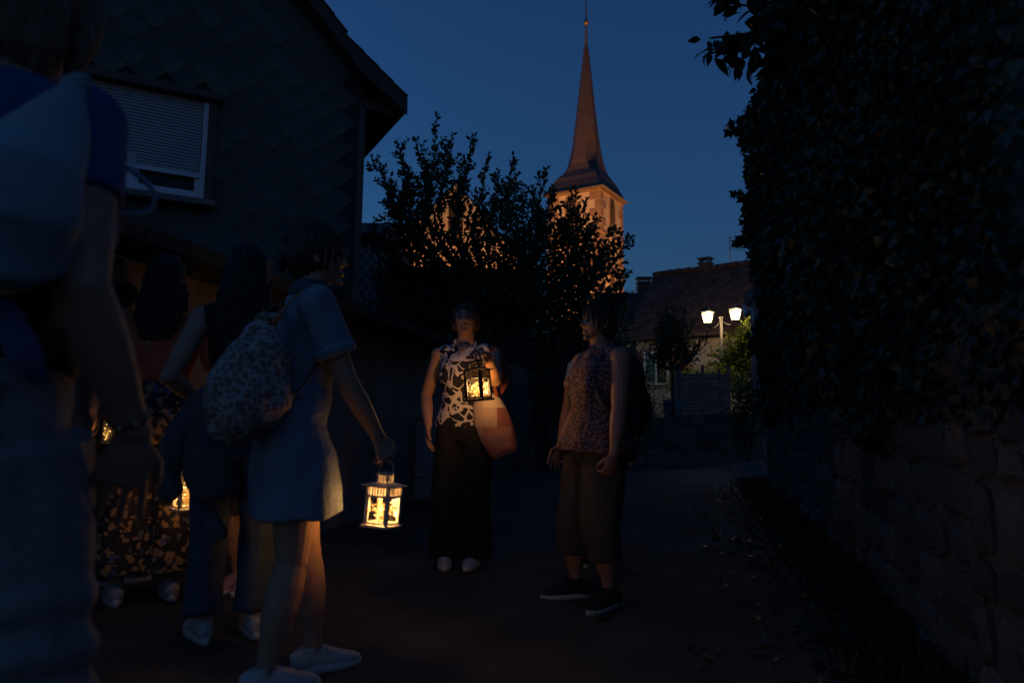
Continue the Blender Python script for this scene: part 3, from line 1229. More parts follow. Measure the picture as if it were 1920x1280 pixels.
def win3(a, z0, w, h):
    fr = link('window', B((A3 * a - N3 * .44 + Vector((0, 0, z0 + h / 2)), (w + .24, .1, h + .24), Matrix(((A3.x, -N3.x, 0), (A3.y, -N3.y, 0), (0, 0, 1))))), m_surr, h3)
    Rm = Matrix(((A3.x, -N3.x, 0), (A3.y, -N3.y, 0), (0, 0, 1)))
    c = A3 * a - N3 * .37 + Vector((0, 0, z0 + h / 2))
    link('pane', B((c, (w - .1, .03, h - .1), Rm)), m_glassd, fr)
    link('window_frame', B((c + A3 * (w / 2 - .03), (.06, .08, h), Rm), (c - A3 * (w / 2 - .03), (.06, .08, h), Rm), (c, (.06, .07, h - .02), Rm), (c + Vector((0, 0, h / 2 - .03)), (w - .12, .08, .06), Rm), (c - Vector((0, 0, h / 2 - .03)), (w - .12, .08, .06), Rm)), m_white, fr)
    for sg in (-1, 1):
        link('shutter', B((c + A3 * (sg * (w / 2 + .42)), (.55, .06, h + .05), Rm)), m_red, fr)


for px_ in (1232, 1300):
    q = on_plane(px_, 670, Vector((E0.x, E0.y, 0)) - N3 * .45, N3)
    a_ = (q - E0).dot(A3)
    win3(a_, E0.z - 1.75, .95, 1.2) if px_ < 1290 else None
# TV antenna on the ridge
an = e3((on_plane(1369, 487, E0 - N3 * rise, N3) - E0).dot(A3), rise, rise * 1.05) + h3.location
ant = empty('tv_antenna', an, aa, 'thin rooftop television antenna mast on the tiled house ridge', 'antenna')
m_al = mat('aluminium', (.4, .4, .4), .4, metal=.8)
hA = 1.15
link('mast', tube([(0, 0, -.1), (0, 0, hA)], .022, 6), m_al, ant)
bm = bmesh.new()
loft(bm, [(0, 0, hA - .05), (.55, .1, hA)], [.012] * 2, seg=5)
for k in range(5):
    c = Vector((.08 + k * .11, .02 * k, hA - .03))
    loft(bm, [c - Vector((0, .12, 0)), c + Vector((0, .12, 0))], [.006] * 2, seg=4)
link('antenna_boom', mesh_of(bm), m_al, ant)
bm = bmesh.new()
loft(bm, [(-.05, 0, hA * .58), (.6, .1, hA * .45)], [.01] * 2, seg=5)
for k in range(4):
    c = Vector((.1 + k * .14, .02 * k, hA * .56 - .028 * k))
    loft(bm, [c - Vector((0, .16, 0)), c + Vector((0, .16, 0))], [.006] * 2, seg=4)
link('lower_boom', mesh_of(bm), m_al, ant)

# neighbouring low roof on its left
E4 = P(1165, 600, 27)
h4 = empty('low_roofed_house', (E4.x, E4.y, 0), 0, 'low dark roofed house with a small chimney left of the tiled house', 'house')
z4, z4r = P(1165, 610, 27).z, P(1165, 545, 29).z
bm = bmesh.new()
box(bm, (1.7, 2.6, z4 / 2), (4.0, 5, z4))
link('wall', mesh_of(bm), m_plaster, h4)
bm = bmesh.new()
extrude(bm, [(-.6, -.3, z4 - .1), (-.6, -.3, z4), (-.6, 2.4, z4r), (-.6, 5.4, z4)], (4.5, 0, 0))
link('roof', mesh_of(bm), m_tile, h4)
cq = P(1207, 548, 29.2)
chimney(h4, Vector((cq.x - E4.x, cq.y - E4.y, z4r - .4)), .5, .75, 0)

# gable-ended outbuilding half hidden by the ivy
O0 = P(1393, 556, 17.5)
ob = empty('outbuilding', (O0.x + 2, O0.y + 1, 0), 0, 'outbuilding with a weathered sloping verge board half hidden by the ivy', 'outbuilding')
O1 = P(1500, 440, 17.5)
sld = (O1 - O0)
bm = bmesh.new()
extrude(bm, [O0 - ob.location, O1 - ob.location, O1 - ob.location + Vector((0, 0, -.28)), O0 - ob.location + Vector((.05, 0, -.2))], Vector((2.2, 3.6, 0)))
link('roof', mesh_of(bm), mat('weathered_timber', (.2, .17, .16), .8, var=.3, vscale=5), ob)
wx = P(1413, 600, 17.6).x
bm = bmesh.new()
extrude(bm, [(wx - ob.location.x, -.7, 0), (wx - ob.location.x, -.7, O0.z + .1), (wx + 2 - ob.location.x, -.7, O0.z + 1.8), (wx + 2 - ob.location.x, -.7, 0)], Vector((1.8, 3, 0)))
link('wall', mesh_of(bm), mat('outbuilding_render', (.3, .28, .27), .9, var=.2, bump=.2), ob)
link('downpipe', tube(curve([P(1395, 572, 17.4) - ob.location, P(1399, 590, 17.3) - ob.location, P(1411, 600, 17.2) - ob.location, Vector((wx - ob.location.x - .05, -.78, .1))], 6), .045, 8), m_al, ob)

# ------------------------------------------------------------------ double street lamp
lp = P(1354, 700, 21.5)
zt_ = P(1354, 596, 21.5).z
lz = P(1327, 594, 21.5).z
lx = P(1379, 586, 21.5).x - lp.x
lampo = empty('street_lamp', (lp.x, lp.y, 0), 0, 'lit double-headed lantern street lamp in front of the cream house', 'street lamp')
m_lp = mat('lamp_post', (.22, .2, .18), .5, metal=.3)
bm = bmesh.new()
loft(bm, [(0, 0, 0), (0, 0, .6), (0, 0, .65), (0, 0, zt_)], [.09, .09, .048, .04], seg=12)
loft(bm, [(0, 0, zt_), (0, 0, zt_ + .05)], [.07, .02], seg=12)
link('post', mesh_of(bm, True), m_lp, lampo)
m_iron = mat('lamp_iron', (.05, .05, .05), .5)
m_lg = mat('lamp_glass', (1, .9, .7), .4, emit=(1, .70, .34), estr=3.4)
_nt = m_lg.node_tree
_tr = _nt.nodes.new('ShaderNodeBsdfTransparent')
_mx = _nt.nodes.new('ShaderNodeMixShader')
_mx.inputs[0].default_value = .5
_nt.links.new(_tr.outputs[0], _mx.inputs[1])
_nt.links.new(_nt.nodes['Principled BSDF'].outputs[0], _mx.inputs[2])
_nt.links.new(_mx.outputs[0], _nt.nodes['Material Output'].inputs[0])
for sg, lx_, dz in ((-1, P(1327, 594, 21.5).x - lp.x, 0.0), (1, lx, .1)):
    zb_ = lz - .17 + dz
    link('arm', tube(curve([(0, 0, zt_ - .1), (lx_ * .5, 0, zb_ - .17), (lx_, 0, zb_ - .12), (lx_, 0, zb_ - .02)], 6), .018, 6), m_iron, lampo)
    bm = bmesh.new()
    t, b = .14, .085
    rings = []
    for r_, z in ((b, zb_), (t, zb_ + .29)):
        rings.append([bm.verts.new((lx_ + x * r_, y * r_, z)) for x, y in ((1, 1), (-1, 1), (-1, -1), (1, -1))])
    for i in range(4):
        bm.faces.new((rings[0][i], rings[0][(i + 1) % 4], rings[1][(i + 1) % 4], rings[1][i]))
    bm.faces.new(rings[0])
    gl = link('lamp_glass', mesh_of(bm), m_lg, lampo)
    m_lg.cycles.emission_sampling = 'NONE'
    bm = bmesh.new()
    for x, y in ((1, 1), (-1, 1), (-1, -1), (1, -1)):
        loft(bm, [(lx_ + x * (b + .005), y * (b + .005), zb_ - .02), (lx_ + x * (t + .005), y * (t + .005), zb_ + .30)], [.014] * 2, seg=4)
    box(bm, (lx_, 0, zb_ - .03), (.2, .2, .03))
    link('lamp_frame', mesh_of(bm), m_iron, gl)
    bm = bmesh.new()
    loft(bm, [(lx_, 0, zb_ + .31), (lx_, 0, zb_ + .34), (lx_, 0, zb_ + .43), (lx_, 0, zb_ + .48)], [.22, .18, .06, .02], seg=4)
    link('lamp_roof', mesh_of(bm), m_iron, gl)
    l = bpy.data.lights.new('lamp_light', 'POINT')
    l.energy = 70
    l.color = (1, .68, .33)
    l.shadow_soft_size = .06
    lo = bpy.data.objects.new('lamp_light', l)
    COL.objects.link(lo)
    lo.parent = lampo
    lo.location = (lx_, 0, zb_ + .15)

# reed screen, fence posts, turquoise watering can behind the low wall
rs0, rs1 = P(1272, 790, 18.9), P(1366, 790, 19.3)
rs = empty('reed_screen', ((rs0.x + rs1.x) / 2, 19.1, gz(4.5, 17)), 0, 'grey slatted garden screen panel behind the low stone wall', 'screen')
zlo, zhi = P(1320, 800, 19).z, P(1320, 700, 19).z
nsl = 15
sw = rs1.x - rs0.x
me_sl = B((Vector((0, 0, 0)), (sw, .03, (zhi - zlo) / nsl * .86)), bev=.004)
me_sl.materials.append(mat('weathered_slats', (.25, .26, .28), .8, var=.35, vscale=5, stretch=(1, 1, 6), bump=.2))
for i in range(nsl):
    link('slat', me_sl, None, rs, (rnd.uniform(-.015, .015), rnd.uniform(-.006, .006), zlo + (i + .5) * (zhi - zlo) / nsl - rs.location.z), rot=(rnd.uniform(-.15, .15), rnd.uniform(-.006, .006), 0))
for s_ in (-1, 0, 1):
    link('screen_post', B((Vector((s_ * (sw / 2 - .03), .05, (zhi + .1) / 2 - rs.location.z * .5)), (.07, .07, zhi + .15))), m_post, rs)
bk = P(1262, 775, 18.2)
bu = empty('garden_barrel', (bk.x, bk.y, P(1262, 790, 18.2).z), 0, 'small turquoise plastic tub behind the wire mesh fence', 'tub')
bm = bmesh.new()
loft(bm, [(0, 0, 0), (0, 0, .03), (0, 0, .5), (0, 0, .54), (0, 0, .52)], [.19, .2, .25, .27, .22], seg=16)
link('tub_body', mesh_of(bm, True), mat('turquoise_plastic', (.03, .3, .38), .45), bu)
link('tub_stand', B((Vector((0, 0, -.5)), (.34, .34, .98))), m_plaster, bu)

# ------------------------------------------------------------------ trees and shrubs
m_bark = mat('bark', (.09, .07, .055), .95, var=.4, vscale=8, bump=.6, bscale=25)
G = np.random.default_rng(42)


def npv(v):
    return np.array([v.x, v.y, v.z])


class Tree:
    def __init__(s, name, base, label, cat='tree', group=None):
        s.o = empty(name, base, 0, label, cat, group)
        s.base = Vector(base)
        s.bm = bmesh.new()
        s.p, s.d, s.s = [], [], []

    def limb(s, pts, r0, r1, leaf=0.0, start=.35, size=.07, twigs=0, tl=.4, n=8):
        c = curve(pts, n)
        rr = [r0 + (r1 - r0) * i / (len(c) - 1) for i in range(len(c))]
        loft(s.bm, [q - s.base for q in c], rr, seg=6)
        if leaf:
            s._leaves(c, leaf, start, size)
        for k in range(twigs):
            t = start + (1 - start) * (k + .5) / twigs * .97
            i = min(len(c) - 2, int(t * (len(c) - 1)))
            q = c[i]
            ax = (c[i + 1] - c[i]).normalized()
            v = Vector(G.normal(size=3))
            v = (v - ax * v.dot(ax)).normalized() * .8 + ax * .7 + Vector((0, 0, .25))
            ln = tl * (1.1 - .6 * t) * G.uniform(.6, 1.2)
            e = q + v.normalized() * ln
            m = q.lerp(e, .5) + Vector((0, 0, -.04 * ln))
            c2 = curve([q, m, e + Vector((0, 0, .06 * ln))], 4)
            loft(s.bm, [z - s.base for z in c2], [max(.004, rr[i] * .5), .004, .004], seg=4)
            s._leaves(c2, leaf, .12, size)

    def _leaves(s, c, per_m, start, size):
        seg = [(c[i + 1] - c[i]).length for i in range(len(c) - 1)]
        tot = sum(seg)
        n = max(1, int(per_m * tot * (1 - start)))
        cs = np.concatenate([[0], np.cumsum(seg)])
        for k in range(n):
            L = tot * (start + (1 - start) * (k + G.uniform()) / n)
            i = min(len(seg) - 1, int(np.searchsorted(cs, L)) - 1)
            i = max(i, 0)
            f = (L - cs[i]) / max(seg[i], 1e-6)
            q = c[i].lerp(c[i + 1], f)
            ax = (c[i + 1] - c[i]).normalized()
            v = Vector(G.normal(size=3))
            v = (v - ax * v.dot(ax)).normalized()
            s.p.append(npv(q - s.base))
            s.d.append(npv(v * .85 + ax * .75))
            s.s.append(size * G.uniform(.65, 1.25))

    def fill(s, blobs, n, size, hollow=.35, up=.2):
        q, v = cloud(blobs, n, G, hollow)
        s.p += list(q - npv(s.base))
        s.d += list(v * .7 + G.normal(size=(n, 3)) * .8 + [0, 0, up])
        s.s += list(size * G.uniform(.6, 1.3, n))

    def done(s, m, shape=OVAL, crown='crown', seed=1, normal=None):
        if len(s.bm.verts):
            link('trunk', mesh_of(s.bm, True), m_bark, s.o)
        else:
            s.bm.free()
        c = link(crown, leaves(s.p, s.d, s.s, shape, seed), m, s.o)
        c['kind'] = 'stuff'
        return s.o


m_leaf1 = leaf_mat('plum_leaf', (.05, .07, .03), .4, .12)
m_leaf2 = leaf_mat('shrub_leaf', (.06, .085, .045), .5, .15)
m_leaf3 = leaf_mat('ivy_leaf', (.024, .036, .02), .45, .1, .45)
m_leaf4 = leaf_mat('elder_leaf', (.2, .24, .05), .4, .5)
m_leaf5 = leaf_mat('conifer_leaf', (.05, .07, .03), .4, .1)

YT = 13.0
bt = P(935, 800, YT)
bt.z = gz(bt.x, bt.y)
T = Tree('plum_tree', bt, 'big dark garden tree with upright leafy shoots in front of the church', 'tree')


def q3(px, py, dy=0.0):
    return P(px, py, YT + dy)


fork = q3(930, 640)
T.limb([bt - Vector((0, 0, .1)), q3(938, 700), fork], .13, .1)
shoots = [(820, 212, 790, 480), (745, 262, 770, 430), (695, 290, 760, 420), (718, 335, 770, 450), (890, 255, 860, 430), (862, 300, 850, 450), (915, 290, 880, 440),
          (962, 292, 950, 450), (1025, 318, 1000, 460), (1000, 350, 985, 460), (935, 320, 920, 450), (780, 260, 800, 430), (850, 250, 830, 420), (1072, 352, 1050, 480),
          (1098, 375, 1070, 500), (1120, 400, 1080, 520), (1180, 442, 1120, 520), (1150, 425, 1100, 510), (1165, 480, 1110, 540), (1175, 505, 1120, 570), (1172, 545, 1120, 600),
          (690, 425, 760, 500), (725, 400, 790, 500), (700, 440, 770, 540), (1050, 420, 1030, 520), (980, 400, 970, 500), (830, 320, 820, 430), (800, 300, 810, 420), (765, 310, 790, 430), (735, 350, 780, 450),
          (1105, 440, 1070, 530), (1140, 460, 1090, 550), (1015, 390, 1000, 490), (1040, 350, 1020, 460), (875, 340, 860, 440), (905, 370, 890, 460)]
for i, (tx, ty, mx_, my) in enumerate(shoots):
    dy = G.uniform(-1.1, 1.1)
    tip, midp = q3(tx, ty, dy), q3(mx_ + G.uniform(-8, 8), my, dy * .7)
    hub = fork.lerp(midp, .35) + Vector((0, 0, .15))
    T.limb([fork, hub, midp, midp.lerp(tip, .5) + Vector((G.uniform(-.06, .06), 0, .02)), tip], .035, .005, leaf=46, start=.38, size=.10, twigs=13, tl=.5, n=6)
blobs = [(q3(x, y, d), (rx * YT / F, dp, ry * YT / F)) for x, y, rx, ry, d, dp in
         ((770, 385, 35, 40, 0, .7), (765, 450, 35, 35, .3, .8), (950, 420, 45, 60, 0, .8), (975, 480, 55, 50, 0, .9), (1010, 550, 100, 70, -.3, 1.1), (1085, 500, 50, 60, .2, .8), (900, 575, 110, 75, 0, 1.1),
          (1110, 590, 65, 65, 0, 1), (805, 575, 110, 70, .4, 1.1), (960, 370, 30, 40, .2, .5), (1035, 440, 40, 45, .2, .6), (830, 310, 20, 40, 0, .4), (1080, 430, 25, 40, 0, .5), (905, 445, 30, 45, .5, .6),
          (915, 500, 60, 22, .5, .6), (800, 505, 70, 25, .4, .7), (740, 520, 40, 40, .3, .7))]
T.fill(blobs, 12500, .10, .25)
T.done(m_leaf1, OVAL, seed=5)


def shrub(px, pyb, Y, w, h, n, size, label, m, name='shrub', shape=OVAL, cat='shrub', group=None, lump=5, depth=None, seed=0, ground=None):
    b = P(px, pyb, Y)
    b.z = gz(b.x, b.y) if ground is None else ground
    t = Tree(name, b, label, cat, group)
    hm = h
    for k in range(4):
        e = b + Vector((G.uniform(-.3, .3) * w, G.uniform(-.2, .2), hm * G.uniform(.5, .8)))
        t.limb([b, b.lerp(e, .5) + Vector((0, 0, .1)), e], .03, .008, n=4)
    bl = []
    d = depth or w * .7
    for k in range(lump):
        a = G.uniform(0, 6.28)
        r_ = G.uniform(.1, .62)
        c = b + Vector((math.cos(a) * r_ * w * .5, math.sin(a) * r_ * d * .5, hm * G.uniform(.3, .74)))
        bl.append((c, (w * G.uniform(.25, .36), d * G.uniform(.25, .36), hm * G.uniform(.2, .3))))
    bl.append((b + Vector((0, 0, hm * .4)), (w * .42, d * .42, hm * .42)))
    t.fill(bl, n, size, .3)
    return t.done(m, shape, seed=seed)


# garden behind the left wall and fence
shrub(705, 640, 9.6, 1.1, 2.35, 3600, .06, 'feathery pale green conifer bush behind the garden wall, below the diamond tiled house', m_leaf5, 'conifer_bush', BLADE, seed=2)
shrub(790, 650, 10.2, 1.3, 2.3, 3000, .06, 'dark bush behind the garden wall coping right of the conifer bush', m_leaf2, seed=3)
shrub(880, 660, 11.6, 1.6, 2.5, 3200, .07, 'dark bush behind the woman with the black lantern', m_leaf2, seed=4)
shrub(985, 660, 14.0, 2.0, 2.6, 4200, .07, 'wide dark bush at the foot of the big garden tree behind the tall wire fence', m_leaf2, seed=5)
shrub(1085, 660, 15.8, 3.0, 3.3, 9000, .10, 'tall dark bush between the two standing women, behind the fence', m_leaf2, seed=6)
shrub(1160, 690, 17.5, 1.9, 2.9, 5500, .09, 'dark bush behind the dark haired woman with the black backpack', m_leaf2, seed=7)
shrub(1215, 700, 18.6, 1.1, 2.1, 2000, .06, 'small bush below the red shuttered window of the cream house', m_leaf4, seed=8)
shrub(1020, 660, 19.5, 5.2, 5.4, 17000, .13, 'broad dark thicket closing the view behind the big garden tree', m_leaf2, seed=27, lump=9)
# strip of hedge growing through the tall wire fence
b = Vector((left_x(11.6) - .35, 11.6, 0))
t = Tree('fence_hedge', b, 'low dark hedge growing behind the tall wire fence', 'hedge')
t.fill([(Vector((left_x(y) - .45, y, .55 + .15 * math.sin(y * 3))), (.3, .5, .6)) for y in np.arange(9.3, 14.6, .55)], 5200, .06, .3)
t.done(m_leaf2, crown='foliage', seed=9)
# little tree in front of the cream house, its right branch leaning out
b = P(1262, 800, 17.9)
b.z = gz(b.x, b.y)
T2 = Tree('young_fruit_tree', b, 'young fruit tree with one branch leaning right, in front of the cream house', 'tree')
q17 = lambda x, y, d=0: P(x, y, 18 + d)
T2.limb([b, q17(1262, 730), q17(1260, 690)], .07, .05)
for tx, ty in ((1320, 632), (1326, 640), (1300, 600), (1285, 575), (1262, 562), (1240, 590), (1225, 620), (1232, 650), (1290, 640), (1215, 660), (1270, 600), (1250, 575), (1305, 660)):
    T2.limb([q17(1260, 695), q17((1260 + tx) / 2 + G.uniform(-6, 6), (690 + ty) / 2 + 10, G.uniform(-.3, .3)), q17(tx, ty, G.uniform(-.6, .6))], .028, .006, leaf=40, start=.3, size=.085, twigs=10, tl=.42, n=6)
T2.fill([(q17(1262, 650), (.45, .5, .6)), (q17(1255, 610), (.35, .4, .5))], 1500, .085, .2)
T2.done(m_leaf2, seed=10)
# lamp-lit elder and hedge
b = P(1385, 730, 21.5)
b.z = gz(b.x, b.y)
T3 = Tree('elder_bush', b, 'elder bush lit yellow green right under the street lamp', 'bush')
q19 = lambda x, y, d=0: P(x, y, 21.6 + d)
for tx, ty in ((1402, 598), (1388, 612), (1365, 628), (1350, 645), (1338, 660), (1340, 680), (1410, 610), (1395, 640), (1372, 650), (1360, 672), (1415, 640), (1400, 670), (1355, 700), (1380, 690)):
    T3.limb([q19(1388, 745), q19((1388 + tx) / 2, (720 + ty) / 2, G.uniform(-.3, .3)), q19(tx, ty, G.uniform(-.5, .5))], .022, .006, leaf=34, start=.4, size=.12, twigs=10, tl=.5, n=6)
T3.fill([(q19(1392, 700), (.5, .5, .8)), (q19(1400, 650), (.35, .4, .5))], 1600, .12, .3)
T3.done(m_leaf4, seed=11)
b = P(1325, 720, 20.3)
b.z = gz(5, 17.5)
t = Tree('clipped_hedge', b, 'clipped hedge behind the slatted screen catching the lamp light on top', 'hedge')
t.fill([(P(x, 712, 20.2), (.45, .45, .38 + .06 * math.sin(x))) for x in range(1262, 1372, 12)] + [(P(x, 770, 20.2), (.45, .45, .9)) for x in range(1262, 1372, 14)], 6500, .075, .5)
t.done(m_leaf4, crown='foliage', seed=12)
shrub(1405, 850, 15.8, 1.0, 1.9, 2600, .07, 'dark bush at the bend between the screen and the ivy wall', m_leaf2, seed=13)
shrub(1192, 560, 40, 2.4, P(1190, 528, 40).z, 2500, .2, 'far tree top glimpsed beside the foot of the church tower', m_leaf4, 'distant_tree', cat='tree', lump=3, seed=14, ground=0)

# ivy and creeper over the right-hand wall
b = Vector((wall_x(6) + .6, 6, 1.4))
IV = Tree('ivy_hedge', b, 'towering dark ivy and creeper mass overhanging the rubble wall on the right', 'hedge')
n = 80000
yy = 1.3 + 8.8 * G.uniform(size=n) ** 1.1
hh2 = G.uniform(size=n)
zlow = 1.14 + .1 * np.sin(yy * 2.3) - .34 * np.clip((6.0 - yy) / 4, 0, 1) - .1 * np.sin(yy * 5.1)
zhi_ = 5.9 - .07 * (yy - 4) + .4 * np.sin(yy * 1.7) + .25 * np.sin(yy * 4.4) - .1 * yy * 0
zz = zlow + (zhi_ - zlow) * hh2
lump = .28 * wnoise(np.stack([yy, zz, zz * 0], 1), 1.6, 8) + .12 * wnoise(np.stack([yy, zz, zz * 0], 1), 5.0, 9)
bulge = .13 * np.sin(np.clip(hh2, 0, 1) * math.pi) ** .6
dep = G.uniform(size=n) ** 1.6 * .9
xx = 1.8 + .267 * (yy - 2.96) - .05 - bulge - lump * .55 + dep * np.clip(hh2 * 7, .1, 1)
IV.p = list(np.stack([xx, yy, zz], 1) - npv(b))
IV.d = list(np.stack([-.35 + G.normal(size=n) * .5, G.normal(size=n) * .5, -.8 + G.normal(size=n) * .35], 1))
IV.s = list(G.uniform(.05, .1, n) * np.clip(yy / 5, .6, 1))
IV.fill([(Vector((wall_x(y) + .22, y, 1.75)), (.3, .5, .72)) for y in (10.1, 10.6, 11.0)], 2600, .08, .3)
for k in range(8):
    y = 2 + k * 1.15
    x = wall_x(y) + .25
    IV.limb([Vector((x, y, 1.2)), Vector((x + .15, y + .2, 3)), Vector((x + .1, y + .1, 5.2))], .05, .02, n=5)
bm = bmesh.new()
w0, w1 = Vector((wall_x(1.4) + 1.05, 1.4, 1.0)), Vector((wall_x(10.4) + 1.05, 10.4, 1.0))
extrude(bm, [w0 - b, w1 - b, w1 - b + Vector((0, 0, 3.6)), w0 - b + Vector((0, 0, 4.0))], Vector((.3, -.08, 0)))
link('added_backing_wall', mesh_of(bm), m_stone, IV.o)  # unseen wall, added to block sky showing through the leaves
IV.done(m_leaf3, IVY, 'foliage', 15)

# maple whose branches break the sky line
b = Vector((wall_x(10.6) + 1.5, 10.6, 1.0))
MP = Tree('maple_tree', b, 'maple tree with jagged leafy branches reaching left over the wall against the sky', 'tree')
qm = lambda x, y, d=0: P(x, y, 10.6 + d)
MP.limb([b, b + Vector((0, 0, 2)), qm(1560, 300)], .16, .08)
for tx, ty in ((1372, 238), (1392, 222), (1410, 258), (1440, 205), (1400, 330), (1392, 370), (1396, 420), (1405, 455), (1425, 300), (1420, 470), (1440, 430), (1432, 360), (1412, 390), (1450, 260), (1445, 475), (1415, 310), (1430, 400), (1440, 340)):
    MP.limb([qm(1560, 330 + .3 * (ty - 330)), qm(1490, 350 + .6 * (ty - 350)), qm(tx, ty, G.uniform(-.4, .4))], .03, .006, leaf=36, start=.35, size=.14, twigs=11, tl=.5, n=6)
MP.fill([(qm(x, y), (r_, .5, r_ * 1.1)) for x, y, r_ in ((1470, 250, .34), (1446, 320, .34), (1440, 372, .3), (1442, 425, .36), (1450, 465, .3), (1420, 252, .16))], 3800, .13, .25)
MP.done(m_leaf3, MAPLE, seed=16)

# near walnut branch with big single leaves, upper right
b = Vector((wall_x(4.2) + 1.0, 4.2, 1.2))
WN = empty('walnut_tree', b, 0, 'nearby tree with big separate leaves on a branch against the sky, top right', 'tree')
bm = bmesh.new()
qn = lambda x, y, d=0: P(x, y, 4.2 + d)
br = [[b, b + Vector((0, 0, 2)), qn(1620, -60), qn(1500, 20), qn(1420, 60), qn(1330, 72)],
      [qn(1500, 20), qn(1430, 15), qn(1360, 5)], [qn(1420, 60), qn(1380, 80), qn(1318, 108)], [qn(1450, 45), qn(1400, 95), qn(1390, 120)], [qn(1480, 60), qn(1460, 110), qn(1452, 140)], [qn(1500, 30), qn(1470, 80), qn(1440, 120)], [qn(1480, -10), qn(1400, -20), qn(1350, -10)]]
lm = []
for i, pts in enumerate(br):
    c = curve(pts, 8)
    loft(bm, [q - b for q in c], [(.05 - .045 * k / len(c)) if i == 0 else .007 for k in range(len(c))], seg=6)
    c2 = [q for q in c if q.x < qn(1520, 0).x]
    lm.append(c2)
link('trunk', mesh_of(bm, True), m_bark, WN)
bigleaf = []
for q in range(5):
    L_ = np.linspace(0, 1, 7)
    wv = .27 * np.sin(np.pi * L_ ** .8) * (1 - .12 * q % .3)
    V, Fq = [], []
    for t, w_ in zip(L_, wv):
        cz = -.12 * t * t * (1 + .4 * q)
        V += [(-w_, t, cz + w_ * .25), (0, t, cz), (w_, t, cz + w_ * .25)]
    for i in range(6):
        Fq += [(3 * i, 3 * i + 1, 3 * i + 4, 3 * i + 3), (3 * i + 1, 3 * i + 2, 3 * i + 5, 3 * i + 4)]
    me = pydata(V, Fq, True)
    me.materials.append(m_leaf3)
    bigleaf.append(me)
for c2 in lm:
    for k in range(40 if c2 is lm[0] else 24):
        q = c2[int(G.integers(0, len(c2)))]
        o = link('leaf', bigleaf[int(G.integers(0, 5))], None, WN)
        d = Vector((G.normal() * .8 - .35, G.normal() * .6, -.7 + G.normal() * .5)).normalized()
        o.rotation_mode = 'QUATERNION'
        o.rotation_quaternion = d.to_track_quat('Y', 'Z') @ Quaternion((0, 1, 0), G.uniform(-1.2, 1.2))
        sc_ = G.uniform(.085, .15)
        o.scale = (sc_, sc_, sc_)
        o.location = q - b + Vector(G.normal(size=3)) * .025
t = None
n = 3800                                # the rest of that crown, out of the top right of the picture
q, v = cloud([(Vector((2.9, 4.6, 4.6)), (1.1, 1.4, 1.3)), (Vector((2.6, 3.0, 4.3)), (.9, 1.2, 1.2))], n, G, .3)
o = link('crown', leaves(q - npv(b), v * .6 + G.normal(size=(n, 3)), G.uniform(.09, .14, n), OVAL, 17), m_leaf3, WN)
o['kind'] = 'stuff'

# ------------------------------------------------------------------ lanterns
m_glass = mat('lantern_glass', (1, 1, 1), .05)
_nt = m_glass.node_tree
_tr = _nt.nodes.new('ShaderNodeBsdfTransparent')
_gl = _nt.nodes.new('ShaderNodeBsdfGlossy')
_gl.inputs['Roughness'].default_value = .03
_mx = _nt.nodes.new('ShaderNodeMixShader')
_mx.inputs[0].default_value = .06
_nt.links.new(_tr.outputs[0], _mx.inputs[1])
_nt.links.new(_gl.outputs[0], _mx.inputs[2])
_nt.links.new(_mx.outputs[0], _nt.nodes['Material Output'].inputs[0])
m_bead = mat('fairy_bulb', (1, .8, .4), .4, emit=(1, .6, .17), estr=6)
m_bead.cycles.emission_sampling = 'NONE'
m_cop_w = mat('copper_wire', (.26, .17, .06), .6)
m_lwhite = mat('lantern_white', (.5, .48, .45), .5)
m_lblack = mat('lantern_black', (.02, .018, .016), .45)


